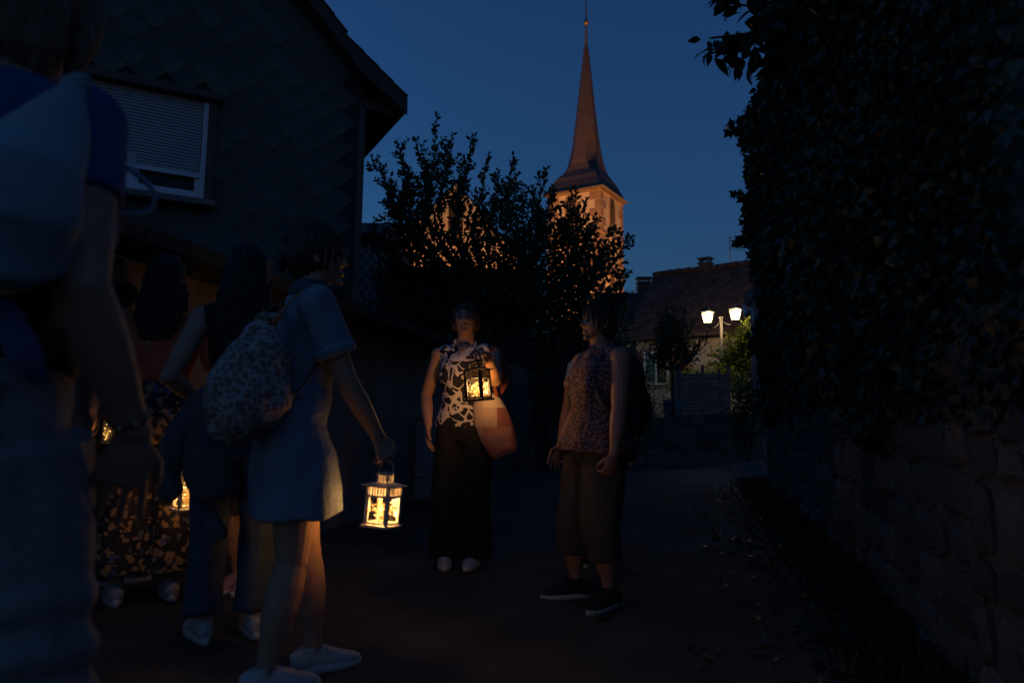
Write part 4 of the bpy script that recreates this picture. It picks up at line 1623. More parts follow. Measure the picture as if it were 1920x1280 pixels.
def lantern(loc, rot, label, m, energy, seed=0, nb=120, sc=.84):
    """square metal lantern, base centre at loc; parts: base, posts, panes, slotted bands, roof, cap, ring, string of bulbs"""
    o = empty('lantern', loc, 0, label, 'lantern', 'fairy light lanterns carried by the group')
    o.rotation_euler = rot
    o.scale = (sc, sc, sc)
    w, h = .105, .165
    g_ = random.Random(seed)
    link('base_plate', B((Vector((0, 0, .006)), (w + .032, w + .032, .012)), bev=.002), m, o)
    for sx in (-1, 1):
        for sy in (-1, 1):
            link('corner_post', B((Vector((sx * w / 2, sy * w / 2, .012 + h / 2)), (.011, .011, h))), m, o)
    for k in range(4):
        Rk = Matrix.Rotation(k * math.pi / 2, 3, 'Z')
        link('glass_pane', B((Rk @ Vector((0, -w / 2, .012 + .062)), (w - .012, .002, .11), Rk)), m_glass, o)
        bm = bmesh.new()
        box(bm, Rk @ Vector((0, -w / 2, .019)), (w - .011, .006, .008), Rk)
        box(bm, Rk @ Vector((0, -w / 2, .134)), (w - .011, .008, .009), Rk)
        for sx in (-1, 1):
            box(bm, Rk @ Vector((sx * (w / 2 - .009), -w / 2 - .001, .076)), (.007, .006, .108), Rk)
        link('pane_frame', mesh_of(bm), m, o)
        bm = bmesh.new()
        for j in range(7):
            box(bm, Rk @ Vector(((j - 3) * w / 7.6, -w / 2, .156)), (.0065, .003, .036), Rk)
        box(bm, Rk @ Vector((0, -w / 2, .1745)), (w + .011, .009, .006), Rk)
        link('slotted_band', mesh_of(bm), m, o)
        bm = bmesh.new()
        for j in range(4):
            box(bm, Rk @ Vector(((j - 1.5) * .0145, -.026, .209)), (.006, .003, .03), Rk)
        link('chimney_slots', mesh_of(bm), m, o)
    bm = bmesh.new()
    r0, r1 = (w + .046) / 2, .028
    rings = []
    for r_, z in ((r0, .178), (r0, .181), (r1, .195), (r1, .192)):
        rings.append([bm.verts.new((x * r_, y * r_, z)) for x, y in ((1, 1), (-1, 1), (-1, -1), (1, -1))])
    for a in range(4):
        for i in range(4):
            bm.faces.new((rings[a][i], rings[a][(i + 1) % 4], rings[(a + 1) % 4][(i + 1) % 4], rings[(a + 1) % 4][i]))
    link('lantern_roof', mesh_of(bm), m, o)
    link('chimney_cap', B((Vector((0, 0, .227)), (.066, .066, .006)), (Vector((0, 0, .234)), (.04, .04, .008)), bev=.001), m, o)
    ring = []
    for k in range(13):
        a = math.pi * k / 12
        ring.append(Vector((.036 * math.cos(a), 0, .228 + .062 * math.sin(a) ** .8)))
    link('carry_handle', tube(ring, .0028, 6), m, o)
    # string of warm bulbs tangled inside
    pts = []
    a = 0
    for k in range(80):
        pts.append(Vector((g_.uniform(-.045, .045), g_.uniform(-.045, .045), .018 + .11 * ((k * 19 % 80) / 80 * .6 + .4 * g_.random()))))
    c = curve(pts, 5)
    bm = bmesh.new()
    loft(bm, c, [.0015] * len(c), seg=4)
    wv = link('light_wire', mesh_of(bm, True), m_cop_w, o)
    bm = bmesh.new()
    for k in range(nb):
        q = c[int(k * (len(c) - 1) / nb)] + Vector((g_.uniform(-.003, .003), g_.uniform(-.003, .003), g_.uniform(-.003, .003)))
        r_ = g_.choice((.0016, .0021, .0025, .0028))
        bmesh.ops.create_icosphere(bm, subdivisions=1, radius=r_, matrix=Matrix.Translation(q))
    fb = link('fairy_bulbs', mesh_of(bm), m_bead, o)
    fb['kind'] = 'stuff'
    l = bpy.data.lights.new('lantern_light', 'POINT')
    l.energy = energy
    l.color = (1, .46, .125)
    l.shadow_soft_size = .04
    lo = bpy.data.objects.new('lantern_light', l)
    COL.objects.link(lo)
    lo.parent = o
    lo.location = (0, 0, .075)
    return o


def hang(body, sd, rot, sc=.84):
    """base of a lantern whose ring hangs in the hand of body"""
    from mathutils import Euler
    return body.world(body.grip[sd]) - Euler(rot).to_matrix() @ Vector((0, 0, .284 * sc))


# ------------------------------------------------------------------ people
SEC = [(.455, .060, .05, 0), (.47, .088, .062, 0), (.50, .101, .07, -.004), (.53, .103, .073, -.008), (.57, .092, .063, -.002), (.62, .074, .053, .003), (.67, .079, .056, .005), (.72, .087, .065, .011), (.76, .091, .061, .006),
       (.795, .09, .05, -.004), (.82, .074, .043, -.009), (.845, .043, .037, -.008), (.87, .031, .034, .001), (.905, .03, .034, .006)]
m_skin = mat('skin', (.47, .265, .175), .55, var=.12, vscale=14, bump=.06, bscale=120)
m_skin2 = mat('tanned_skin', (.34, .19, .125), .55, var=.12, vscale=14, bump=.06, bscale=120)
m_lip = mat('lip', (.38, .13, .11), .4)
m_eye = mat('eye_white', (.4, .38, .36), .2)
m_iris = mat('iris', (.05, .035, .025), .1)


class Body:
    """skeleton in the person's own frame: +y is where the person faces, +x their right hand, z up from the ground"""

    def __init__(s, label, loc, heading, H=1.65, girth=1.0, lean=0.0, side=0.0, twist=0.0, bust=1.0, shw=1.0, feet=None, head=(0, 0, 0), arms=None, skin=None, name='person'):
        s.H, s.g, s.bs = H, girth, bust
        s.loc = Vector(loc)
        s.o = empty(name, s.loc, heading, label, 'person')
        s.Minv = Matrix.Rotation(-heading, 3, 'Z')
        s.skin = skin or m_skin
        s.pel = Vector((0, 0, .52 * H * .988))
        s.lean, s.side = lean, side
        s.tw = Matrix.Rotation(twist, 3, 'Z')
        s.dir = Vector((math.sin(side), math.sin(lean), math.cos(lean))).normalized()
        s.rt = s.tw @ Vector((1, 0, 0))
        s.rt = (s.rt - s.dir * s.rt.dot(s.dir)).normalized()
        s.fw = s.dir.cross(s.rt)
        s.neckb = s.pel + s.dir * (.325 * H)
        s.headup = (s.dir * .4 + Vector((0, 0, 1))).normalized()
        s.headc = s.neckb + s.headup * (.095 * H) + s.fw * (.012 * H)
        s.hR = Matrix.Rotation(head[0], 3, 'Z') @ Matrix.Rotation(head[1], 3, 'X') @ Matrix.Rotation(head[2], 3, 'Y')
        feet = feet or {}
        s.leg = {}
        for sd, sx in (('R', 1), ('L', -1)):
            fx, fy, yaw, fz = feet.get(sd, (sx * .06 * H, 0, -sx * .15, 0.0))
            hip = s.pel + Vector((sx * .054 * H, 0, -.02 * H))
            ank = Vector((fx, fy, .052 * H + fz))
            kn = s.ik(hip, ank, .232 * H, .214 * H, Vector((math.sin(-yaw) * .4, 1, 0)))
            s.leg[sd] = (hip, kn, ank, yaw)
        s.arm = {}
        arms = arms or {}
        for sd, sx in (('R', 1), ('L', -1)):
            sh = s.pel + s.dir * (.287 * H) + s.rt * (sx * .107 * shw * H * (1 + (girth - 1) * .6)) - s.fw * (.005 * H)
            a = arms.get(sd, {})
            if 'world' in a:
                wr = s.local(a['world'])
            else:
                wr = a.get('at', Vector((sx * .155 * H, .04 * H, .49 * H)))
                wr = Vector(wr)
            el = s.ik(sh, wr, .172 * H, .15 * H, Vector(a.get('pole', (sx * .35, -1, -.2))))
            wr2 = el + (wr - el).normalized() * min((wr - el).length, .152 * H)
            s.arm[sd] = (sh, el, wr2, a)

    def local(s, w):
        return s.Minv @ (Vector(w) - s.loc)

    def world(s, l):
        return s.loc + s.Minv.transposed() @ Vector(l)

    @staticmethod
    def ik(a, c, l1, l2, pole):
        d = c - a
        L = min(d.length, (l1 + l2) * .999)
        x = (l1 * l1 - l2 * l2 + L * L) / (2 * L)
        h = math.sqrt(max(0, l1 * l1 - x * x))
        u = d.normalized()
        p = (pole - u * pole.dot(u)).normalized()
        return a + u * x + p * h

    def sec(s, t):
        T = [q[0] for q in SEC]
        a, b, f = (np.interp(t, T, [q[i] for q in SEC]) for i in (1, 2, 3))
        k = s.g if .46 < t < .8 else 1 + (s.g - 1) * .4
        c = s.pel + s.dir * ((t - .52) * s.H) + s.fw * (f * s.H) if t > .52 else s.pel + Vector((0, f * s.H, (t - .52) * s.H))
        return c, a * s.H * k, b * s.H * (1 + (k - 1) * 1.5)

    def torso(s, bm, t0, t1, off=0.0, n=14, flare=0.0, seg=20):
        pts, rad = [], []
        for i in range(n):
            t = t0 + (t1 - t0) * i / (n - 1)
            c, a, b = s.sec(t)
            e = off + flare * max(0, 1 - i / (n * .45)) ** 1.5
            pts.append(c)
            rad.append((a + e, b + e))
        loft(bm, pts, rad, side=s.rt, seg=seg)

    def limb(s, bm, a, b, c, ra, rb, rc, off=0.0, f0=0.0, f1=2.0, seg=14, bulge=.0):
        """tapered limb a-b-c between path fractions f0..f1 (0 at a, 1 at b, 2 at c)"""
        fs = np.linspace(f0, f1, 11)
        pts, rad = [], []
        for f in fs:
            if f <= 1:
                pts.append(a.lerp(b, f))
                r_ = ra + (rb - ra) * f + bulge * math.sin(f * math.pi) * .5
            else:
                pts.append(b.lerp(c, f - 1))
                r_ = rb + (rc - rb) * (f - 1) + bulge * math.sin(min(1, (f - 1) * 1.25) * math.pi)
            rad.append(r_ + off)
        loft(bm, pts, rad, seg=seg)

    def hand(s, bm, sd):
        sh, el, wr, a = s.arm[sd]
        H = s.H
        k = H / 1.68
        d = Vector(a['dir']) if 'dir' in a else (wr - el)
        d.normalize()
        sx = 1 if sd == 'R' else -1
        n = Vector(a.get('palm', (-sx, 0, 0)))
        n = (n - d * n.dot(d)).normalized()
        w = d.cross(n) * sx          # towards the thumb side
        if w.dot(Vector(a.get('thumb', (0, 1, 0)))) < 0:
            w = -w
        curl = a.get('curl', .35)
        loft(bm, [wr - d * .012 * k, wr + d * .02 * k, wr + d * .05 * k, wr + d * .088 * k], [(.026 * k, .02 * k), (.03 * k, .018 * k), (.039 * k, .015 * k), (.041 * k, .011 * k)], side=w, seg=12)
        for i, (off, ln) in enumerate(((.0335, .92), (.0115, 1.0), (-.0115, .94), (-.0335, .76))):
            q = wr + d * (.083 - .004 * abs(i - 1)) * k + w * off * k
            dd = d.copy()
            pts = [q - d * .02 * k, q]
            ax = d.cross(n)
            for j, l_ in enumerate((.043, .027, .021)):
                dd = Matrix.Rotation(curl * (1.0, 1.15, .8)[j], 3, ax) @ dd if d.cross(n).length else dd
                q = q + (dd + w * off * (1.2 + 5 * (curl < .5)) * (1 - min(1, curl))).normalized() * l_ * ln * k
                pts.append(q)
            loft(bm, pts, [.0082 * k, .008 * k, .0076 * k, .0068 * k, .0055 * k], seg=8)
        th = wr + d * .022 * k + w * .022 * k
        t1 = (d * .75 + w * .7 + n * .35).normalized()
        t2 = (d * .9 + w * .2 + n * (.3 + .5 * curl)).normalized()
        loft(bm, [wr + d * .01 * k + w * .008 * k, th, th + t1 * .038 * k, th + t1 * .038 * k + t2 * .03 * k, th + t1 * .038 * k + t2 * .052 * k],
             [.012 * k, .0125 * k, .0105 * k, .0095 * k, .007 * k], seg=8)
        s.grip = getattr(s, 'grip', {})
        s.grip[sd] = wr + d * .1 * k + n * .02 * k

    def head(s, bm):
        H = s.H
        rx, ry, rz = .0465 * H, .0575 * H, .0685 * H
        me = bmesh.new()
        bmesh.ops.create_uvsphere(me, u_segments=32, v_segments=24, radius=1)
        for v in me.verts:
            x, y, z = v.co
            if z < 0:
                t = -z
                x *= 1 - .30 * t ** 1.3
                if y > 0:
                    y = y * (1 + .02 * t) + .22 * t * t * (1 - t * .35)
                else:
                    y *= 1 - .38 * t
            if y > .5:
                y = .5 + (y - .5) * .86
            for ex in (-.40, .40):         # eye sockets
                dd = ((x - ex) / .27) ** 2 + ((z + .02) / .17) ** 2
                if y > 0 and dd < 1:
                    y -= .13 * (1 - dd)
            if y > 0:                       # cheekbones and brow
                y += .05 * math.exp(-((abs(x) - .45) / .2) ** 2 - ((z + .28) / .15) ** 2) + .05 * math.exp(-(x / .6) ** 2 - ((z - .2) / .1) ** 2)
            v.co = (x * rx, y * ry, z * rz)
        M = s.hR
        for v in me.verts:
            v.co = s.headc + M @ v.co
        tmp = bpy.data.meshes.new('h')
        me.to_mesh(tmp)
        me.free()
        bm.from_mesh(tmp)
        bpy.data.meshes.remove(tmp)
        hp = lambda x, y, z: s.headc + M @ Vector((x * rx, y * ry, z * rz))
        s.hp = hp
        loft(bm, [hp(0, .84, .06), hp(0, .98, -.12), hp(0, 1.10, -.3), hp(0, .92, -.37)], [.004 * H / 1.65, .006, .0082, .005], seg=8)
        for sx in (-1, 1):
            ball(bm, hp(sx * .2, .95, -.33), .0062, 8)
            ball(bm, hp(sx * .98, -.08, -.12), (.008, .019, .032), 10, M @ Matrix.Rotation(sx * .35, 3, 'Z'))
        ball(bm, hp(0, .84, -.62), (.021, .011, .012), 10, M)
        ball(bm, hp(0, .74, -.9), (.02, .014, .014), 10, M)
        # neck
        loft(bm, [s.neckb - s.dir * .02, s.neckb.lerp(s.headc, .5) - s.fw * .004, s.headc + M @ Vector((0, -.16 * ry, -.5 * rz))], [.036 * H, .0315 * H, .033 * H], seg=14)
        s.hr = (rx, ry, rz)

    def build(s, voxel=.0065, detail=True):
        H, g = s.H, 1 + (s.g - 1) * .7
        bm = bmesh.new()
        s.torso(bm, .455, .90)
        for sd in 'RL':
            sh, el, wr, a = s.arm[sd]
            ball(bm, sh, .034 * H * g)
            s.limb(bm, sh, el, wr, .030 * H * g, .0235 * H * g, .0155 * H, bulge=.0035 * H)
            ball(bm, el, .0235 * H * g, 10)
            s.hand(bm, sd)
            hip, kn, an, yaw = s.leg[sd]
            s.limb(bm, hip, kn, an, .053 * H * g, .034 * H * g, .0205 * H, bulge=.011 * H)
            fy = Vector((-math.sin(yaw), math.cos(yaw), 0))
            loft(bm, [an - fy * .03 * H + Vector((0, 0, -.02 * H)), an + Vector((0, 0, -.028 * H)), an + fy * .09 * H + Vector((0, 0, -.036 * H))], [.018 * H, .02 * H, .012 * H], seg=10)
            if sd == 'R' or True:
                ball(bm, kn + Vector((0, .006, 0)), .034 * H * g, 10)
        for sx in (-1, 1):
            c, a_, b_ = s.sec(.722)
            ball(bm, c + s.rt * (sx * .044 * H) + s.fw * (.042 * H * (.55 + .45 * s.bs)), (.036 * H * g, .034 * H * g * s.bs, .036 * H * g), 12)
        s.head(bm)
        s.body = link('body', remesh(bm, voxel, 1), s.skin, s.o)
        if detail:
            for sx in (-1, 1):
                e = bmesh.new()
                ball(e, s.hp(sx * .37, .70, -.02), .0115, 12)
                eo = link('eye', mesh_of(e, True), m_eye, s.body)
                e = bmesh.new()
                ball(e, s.hp(sx * .37, .76, -.02), .0068, 10)
                link('iris', mesh_of(e, True), m_iris, s.body)
                e = bmesh.new()
                loft(e, [s.hp(sx * .14, .93, .16), s.hp(sx * .38, .88, .22), s.hp(sx * .62, .68, .15)], [.0035, .004, .002], seg=6)
                link('eyebrow', mesh_of(e, True), m_hair['brown'], s.body)
            e = bmesh.new()
            loft(e, [s.hp(-.26, .76, -.6), s.hp(-.08, .88, -.57), s.hp(.08, .88, -.57), s.hp(.26, .76, -.6)], [.002, .005, .005, .002], seg=6)
            loft(e, [s.hp(-.25, .76, -.63), s.hp(0, .88, -.68), s.hp(.25, .76, -.63)], [.002, .006, .002], seg=6)
            link('lips', mesh_of(e, True), m_lip, s.body)
        return s

    # ---- clothing
    def cloth(s, name, bm, m, voxel=.009, wr=.004, wf=22, seed=1, aniso=(1, 1, .45), smooth=2, parent=None, fn=None):
        return link(name, remesh(bm, voxel, smooth, wr, wf, seed, aniso, fn), m, parent or s.o)

    def trousers(s, m, name='trousers', top=.60, r=(.062, .047, .04), end=1.9, off=.008, flare=0.0, wr=.005, seed=1, voxel=.009, fn=None):
        H = s.H
        bm = bmesh.new()
        s.torso(bm, .46, top, off)
        for sd in 'RL':
            hip, kn, an, yaw = s.leg[sd]
            g = 1 + (s.g - 1) * .7
            s.limb(bm, hip + Vector((0, 0, .01)), kn, an, r[0] * H * g, r[1] * H * g, r[2] * H, f0=0, f1=end)
        return s.cloth(name, bm, m, voxel=voxel, wr=wr, seed=seed, fn=fn)

    def top(s, m, name='top', t0=.55, t1=.845, off=.009, sleeve=0.0, sr=.036, flare=0.0, wr=.004, seed=2, bust=True, collar=None, extra=None, strap=.0):
        H, g = s.H, 1 + (s.g - 1) * .7
        bm = bmesh.new()
        s.torso(bm, t0, t1, off, flare=flare)
        if bust:
            for sx in (-1, 1):
                c, a_, b_ = s.sec(.722)
                ball(bm, c + s.rt * (sx * .044 * H) + s.fw * (.042 * H * (.55 + .45 * s.bs)), (.036 * H * g + off, .034 * H * g * s.bs + off, .038 * H * g + off), 12)
        for sd in 'RL':
            sh, el, wr_, a = s.arm[sd]
            if sleeve:
                ball(bm, sh, sr * H * g + .002, 14)
                s.limb(bm, sh, el, wr_, sr * H * g, sr * .92 * H * g, sr * .8 * H, f0=0, f1=sleeve)
            else:
                q = sh + (s.pel + s.dir * (.3 * H) - sh) * .3
                ball(bm, q, .033 * H + off * .6, 12)
        if extra:
            extra(bm)
        return s.cloth(name, bm, m, wr=wr, seed=seed)

    def shoe(s, sd, m, msole, k=1.0, laces=None, sock=None):
        hip, kn, an, yaw = s.leg[sd]
        H = s.H
        f = Vector((-math.sin(yaw), math.cos(yaw), 0))
        z0 = an.z - .052 * H
        b = Vector((an.x, an.y, z0))
        L = .155 * H * k
        sd_ = Vector((f.y, -f.x, 0))
        hl = b - f * (.30 * L)
        P_ = lambda t, z, x=0: hl + f * (t * L) + Vector((0, 0, z)) + sd_ * x
        bm = bmesh.new()
        loft(bm, [P_(.0, .045), P_(.08, .05), P_(.3, .052), P_(.5, .047), P_(.7, .038), P_(.88, .032), P_(1.0, .026)],
             [(.018, .03), (.033, .04), (.036, .046), (.039, .042), (.044, .03), (.036, .024), (.014, .012)], side=sd_, seg=14)
        loft(bm, [P_(.28, .05), P_(.26, .085), P_(.25, .098)], [(.036, .05), (.034, .044), (.036, .046)], side=sd_, seg=14)
        up = s.cloth('shoe', bm, m, voxel=.006, wr=.0012, wf=60, smooth=2)
        bm = bmesh.new()
        n = 20
        lo, hi = [], []
        for i in range(n):
            a = 2 * math.pi * i / n
            t = .5 + .53 * math.cos(a)
            x = math.sin(a) * (.036 + .012 * min(1, max(0, (t - .3) / .4))) * (1 if abs(math.cos(a)) < .8 else .95)
            lo.append(P_(t, .002, x * .97))
            hi.append(P_(t, .027 + .006 * (1 - t), x))
        A_, B_ = [bm.verts.new(q) for q in lo], [bm.verts.new(q) for q in hi]
        for i in range(n):
            j = (i + 1) % n
            bm.faces.new((A_[i], A_[j], B_[j], B_[i]))
        bm.faces.new(A_)
        bm.faces.new(B_)
        link('sole', mesh_of(bm, True), msole, up)
        if laces:
            bm = bmesh.new()
            for i in range(5):
                t = .42 + i * .075
                zz = .094 - .009 * i
                loft(bm, [P_(t, zz - .016, -.026), P_(t + .02, zz + .002, 0), P_(t, zz - .016, .026)], [.003] * 3, seg=5)
            loft(bm, [P_(.4, .096), P_(.45, .1, .03), P_(.5, .07, .045)], [.0028] * 3, seg=5)
            loft(bm, [P_(.4, .096), P_(.44, .1, -.03), P_(.52, .07, -.046)], [.0028] * 3, seg=5)
            link('laces', mesh_of(bm, True), laces, up)
        if sock:
            bm = bmesh.new()
            loft(bm, [an + Vector((0, 0, -.01)), an + (kn - an).normalized() * .05], [.03 * H / 1.65 + .004, .031], seg=14)
            link('sock', mesh_of(bm, True), sock, s.o)

    def hair(s, m, style, seed=1, ln=.3, width=1.0):
        rx, ry, rz = s.hr
        hp = s.hp
        M = s.hR
        bm = bmesh.new()
        k = 1.13
        ball(bm, hp(0, -.12, .16), (rx * k, ry * 1.06, rz * .98), 20, M)
        if style == 'short':
            ball(bm, hp(0, -.35, -.15), (rx * 1.1, ry * .8, rz * .85), 16, M)
            loft(bm, [hp(-.5, .75, .62), hp(-.9, .3, .2), hp(-1.0, .0, -.2)], [.012, .015, .01], seg=8)
            loft(bm, [hp(.5, .75, .62), hp(.9, .3, .2), hp(1.0, .0, -.2)], [.012, .015, .01], seg=8)
            loft(bm, [hp(-.5, .7, .7), hp(.1, .85, .6), hp(.6, .62, .5)], [.014, .016, .012], seg=8)
        elif style == 'tied':
            ball(bm, hp(0, -.4, -.05), (rx * 1.05, ry * .75, rz * .8), 16, M)
            for sx in (-1, 1):
                loft(bm, [hp(sx * .1, .72, .75), hp(sx * .75, .5, .42), hp(sx * 1.05, .0, .0), hp(sx * .95, -.3, -.5)], [.01, .016, .016, .014], seg=8)
            if ln:
                loft(bm, [hp(.3, -1.0, -.2), hp(.55, -1.05, -.9), hp(.75, -.8, -1.7), hp(.7, -.6, -2.2)], [.026, .03, .026, .008], seg=10)
        elif style == 'bun':
            ball(bm, hp(0, -.45, .0), (rx * 1.08, ry * .8, rz * .9), 16, M)
            ball(bm, hp(0, -1.0, .55), (.035, .035, .033), 12)
            loft(bm, [hp(0, -1.1, .2), hp(.0, -1.45, -.2), hp(0, -1.35, -.7)], [.02, .022, .006], seg=8)
            for sx in (-1, 1):
                loft(bm, [hp(sx * .45, .7, .6), hp(sx * .9, .35, .3), hp(sx * 1.0, -.15, -.05)], [.01, .014, .012], seg=8)
        elif style == 'bob':
            for sx in (-1, 1):
                loft(bm, [hp(sx * .6, .45, .55), hp(sx * 1.02, .2, .1), hp(sx * 1.08, .0, -.6), hp(sx * .95, -.2, -1.25)], [.012, .022, .024, .012], seg=8)
            loft(bm, [hp(0, -.5, .3), hp(0, -.65, -.4), hp(0, -.62, -1.0), hp(0, -.55, -1.45)], [(rx * .9, ry * .6), (rx * 1.08, ry * .6), (rx * 1.05, ry * .45), (rx * .8, ry * .2)], side=M @ Vector((1, 0, 0)), seg=16)
        elif style == 'long':
            for sx in (-1, 1):
                loft(bm, [hp(sx * .3, .6, .75), hp(sx * .95, .25, .2), hp(sx * 1.08, -.2, -.6), hp(sx * 1.15, -.5, -1.5)], [.012, .018, .022, .02], seg=8)
            a = hp(0, -.55, .2)
            n = 7
            pts, rad = [], []
            for i in range(n):
                t = i / (n - 1)
                back = s.sec(.84 - .2 * t)[0] - s.fw * (.058 * s.H)
                q = Vector((a.x * (1 - t) + back.x * t, a.y * (1 - min(1, t * 1.6)) + back.y * min(1, t * 1.6), a.z - t * ln))
                pts.append(q)
                wd = width * (.085 + .035 * math.sin(t * 2.6))
                rad.append((wd * (1 - .35 * max(0, t - .75) * 4 * .8), .045 * (1 - .6 * t)))
            loft(bm, pts, rad, side=s.rt, seg=20)
        g = np.random.default_rng(seed)
        ph = g.uniform(0, 6, 4)

        def strands(co):
            a = np.arctan2(co[:, 1] - s.headc.y, co[:, 0] - s.headc.x) if style != 'long' else (co @ np.array(s.rt)) * 14
            zz = co[:, 2]
            return .0035 * np.sin(a * 17 + ph[0] + 6 * zz) + .0022 * np.sin(a * 37 + ph[1] - 9 * zz + np.sin(zz * 30)) + .002 * np.sin(a * 71 + ph[2])
        return s.cloth('hair', bm, m, voxel=.0055, wr=.003, wf=30, seed=seed, aniso=(1, 1, .25), fn=strands)


m_hair = {'brown': mat('brown_hair', (.05, .028, .017), .5, var=.5, vscale=40, stretch=(3, 3, .4), bump=.5, bscale=70),
          'dark': mat('dark_hair', (.016, .012, .011), .42, var=.4, vscale=40, stretch=(3, 3, .4), bump=.5, bscale=70),
          'fair': mat('fair_hair', (.16, .11, .065), .5, var=.55, vscale=30, stretch=(3, 3, .3), bump=.6, bscale=60)}
m_wshoe = mat('white_sneaker', (.56, .54, .52), .6, var=.12, bump=.1, bscale=80)
m_wsole = mat('white_sole', (.62, .61, .6), .5)
m_bshoe = mat('black_sneaker', (.018, .018, .02), .7, bump=.2, bscale=90)
m_denim = mat('pale_denim', (.23, .28, .35), .9, var=.25, vscale=9, bump=.4, bscale=60)
m_jeans = mat('blue_jeans', (.085, .12, .19), .9, var=.3, vscale=8, bump=.4, bscale=70)
m_black = mat('black_cloth', (.012, .012, .013), .85, bump=.3, bscale=50)


def at(px, py, Y):
    q = P(px, py, Y)
    q.z = gz(q.x, q.y)
    return q


def strip(pts, w, t, m, name, parent, nrm=None):
    """flat strap along pts"""
    bm = bmesh.new()
    loft(bm, pts, [(w, t)] * len(pts), side=nrm, seg=8)
    return link(name, mesh_of(bm, True), m, parent)


# ---- woman in the denim shirt-dress, flowered backpack, reaching out with the white lantern
Y5 = 2.62
b5 = at(532, 1240, Y5)
hL = P(724, 862, 2.66)
W5 = Body('woman in a pale denim shirt dress with rolled sleeves reaching out a white lantern', b5, R(-62), 1.66, .93, lean=.07, side=.0,
          feet={'R': (.075, -.075, .06, 0), 'L': (-.085, .12, .1, 0)}, head=(R(-12), R(4), 0),
          arms={'R': dict(world=hL + Vector((-.03, -.01, .085)), pole=(.8, -.6, -.3), palm=(-.9, -.2, 0), dir=(.1, .45, -.9), curl=1.0, thumb=(0, 1, 0)),
                'L': dict(at=(-.20, .10, .82), pole=(-.3, -1, -.3), curl=.6)})
W5.build(.0048)
W5.hair(m_hair['brown'], 'bun', 3)
H5 = W5.H


def dress5(bm):
    c, a, b_ = W5.sec(.56)
    loft(bm, [Vector((0, .02, .355 * H5)), Vector((0, .015, .40 * H5)), Vector((0, .0, .48 * H5)), c, W5.sec(.63)[0]],
         [(.122 * H5, .100 * H5), (.121 * H5, .098 * H5), (.119 * H5, .092 * H5), (a + .014, b_ + .014), (.078 * H5 + .01, .058 * H5 + .01)], side=(1, 0, 0), seg=24)


d5 = W5.top(m_denim, 'shirt_dress', .55, .84, .013, sleeve=.62, sr=.044, wr=.006, seed=5, extra=dress5)
bm = bmesh.new()                        # standing shirt collar
nb_ = W5.neckb
loft(bm, [nb_ - W5.dir * .012, nb_ + W5.dir * .02, nb_ + W5.dir * .05 - W5.fw * .006], [(.078, .072), (.07, .066), (.064, .062)], side=W5.rt, seg=24, cap=False)
loft(bm, [nb_ + W5.dir * .052 - W5.fw * .006, nb_ + W5.dir * .03 - W5.fw * .006, nb_ + W5.dir * .004], [(.065, .063), (.077, .073), (.09, .082)], side=W5.rt, seg=24, cap=False)
bmesh.ops.solidify(bm, geom=bm.faces, thickness=.004)
link('collar', mesh_of(bm, True), m_denim, d5)
for sd in 'RL':                         # rolled cuffs
    sh, el, wr, a = W5.arm[sd]
    bm = bmesh.new()
    ax = (el - sh).normalized()
    q = sh.lerp(el, .58)
    loft(bm, [q - ax * .018, q - ax * .014, q + ax * .02, q + ax * .024], [.066, .074, .076, .068], seg=20)
    link('cuff', mesh_of(bm, True), m_denim, d5)
bm = bmesh.new()                        # waist seam belt
c, a, b_ = W5.sec(.615)
loft(bm, [c - W5.dir * .02, c - W5.dir * .017, c + W5.dir * .017, c + W5.dir * .02], [(a + .014, b_ + .014), (a + .023, b_ + .023), (a + .023, b_ + .023), (a + .014, b_ + .014)], side=W5.rt, seg=28)
link('waistband', mesh_of(bm, True), m_denim, d5)
for sd in 'RL':
    W5.shoe(sd, m_wshoe, m_wsole, 1.03, laces=m_wsole, sock=m_wshoe)
# backpack, worn on her back (a thing of its own)
m_bag = pattern('flowered_cotton', 'cells', (.38, .34, .32), (.22, .13, .1), (.17, .14, .15), scale=62, thr=.55, warp=.03, wscale=30)
m_strap = mat('tan_strap', (.33, .14, .07), .7, bump=.2, bscale=60)
bq = P(468, 715, 2.42)
bp = empty('backpack', bq, 0, 'flowered drawstring backpack with tan straps on the back of the woman in denim', 'backpack')
q5 = lambda x, y, d=0.0: P(x, y, 2.42 + d) - bq
bm = bmesh.new()
loft(bm, [q5(505, 602, .02), q5(498, 622, .01), q5(484, 660), q5(470, 715), q5(464, 765), q5(466, 798), q5(474, 816)],
     [(.03, .025), (.055, .05), (.105, .075), (.138, .1), (.142, .105), (.12, .09), (.08, .055)], side=(1, .25, 0), seg=24)
link('bag_body', remesh(bm, .007, 2, .008, 26, 4, (1, 1, .7)), m_bag, bp)
bm = bmesh.new()
for k in range(14):
    a_ = 2 * math.pi * k / 14
    loft(bm, [q5(503, 606, .02) + Vector((.012 * math.cos(a_), .012 * math.sin(a_), 0)), q5(506, 590, .02) + Vector((.04 * math.cos(a_), .03 * math.sin(a_), 0))], [.008, .011], seg=6)
link('gathered_top', mesh_of(bm, True), m_bag, bp)
shR = W5.world(W5.arm['R'][0])
shL = W5.world(W5.arm['L'][0])
upv = Vector((0, 0, 1))
nbw = W5.world(W5.neckb)
c1 = shR.lerp(nbw, .42) + Vector((0, 0, .042))
fw5 = W5.Minv.transposed() @ W5.fw
strip([p_ - bq for p_ in curve([bq + q5(508, 603, -.0), bq + q5(535, 577, .0), c1 - fw5 * .03, c1 + fw5 * .035, c1 + fw5 * .1 - upv * .09], 6)], .017, .004, m_strap, 'shoulder_strap', bp, nrm=(.8, -.3, .4))
c2 = shL.lerp(nbw, .42) + Vector((0, 0, .042))
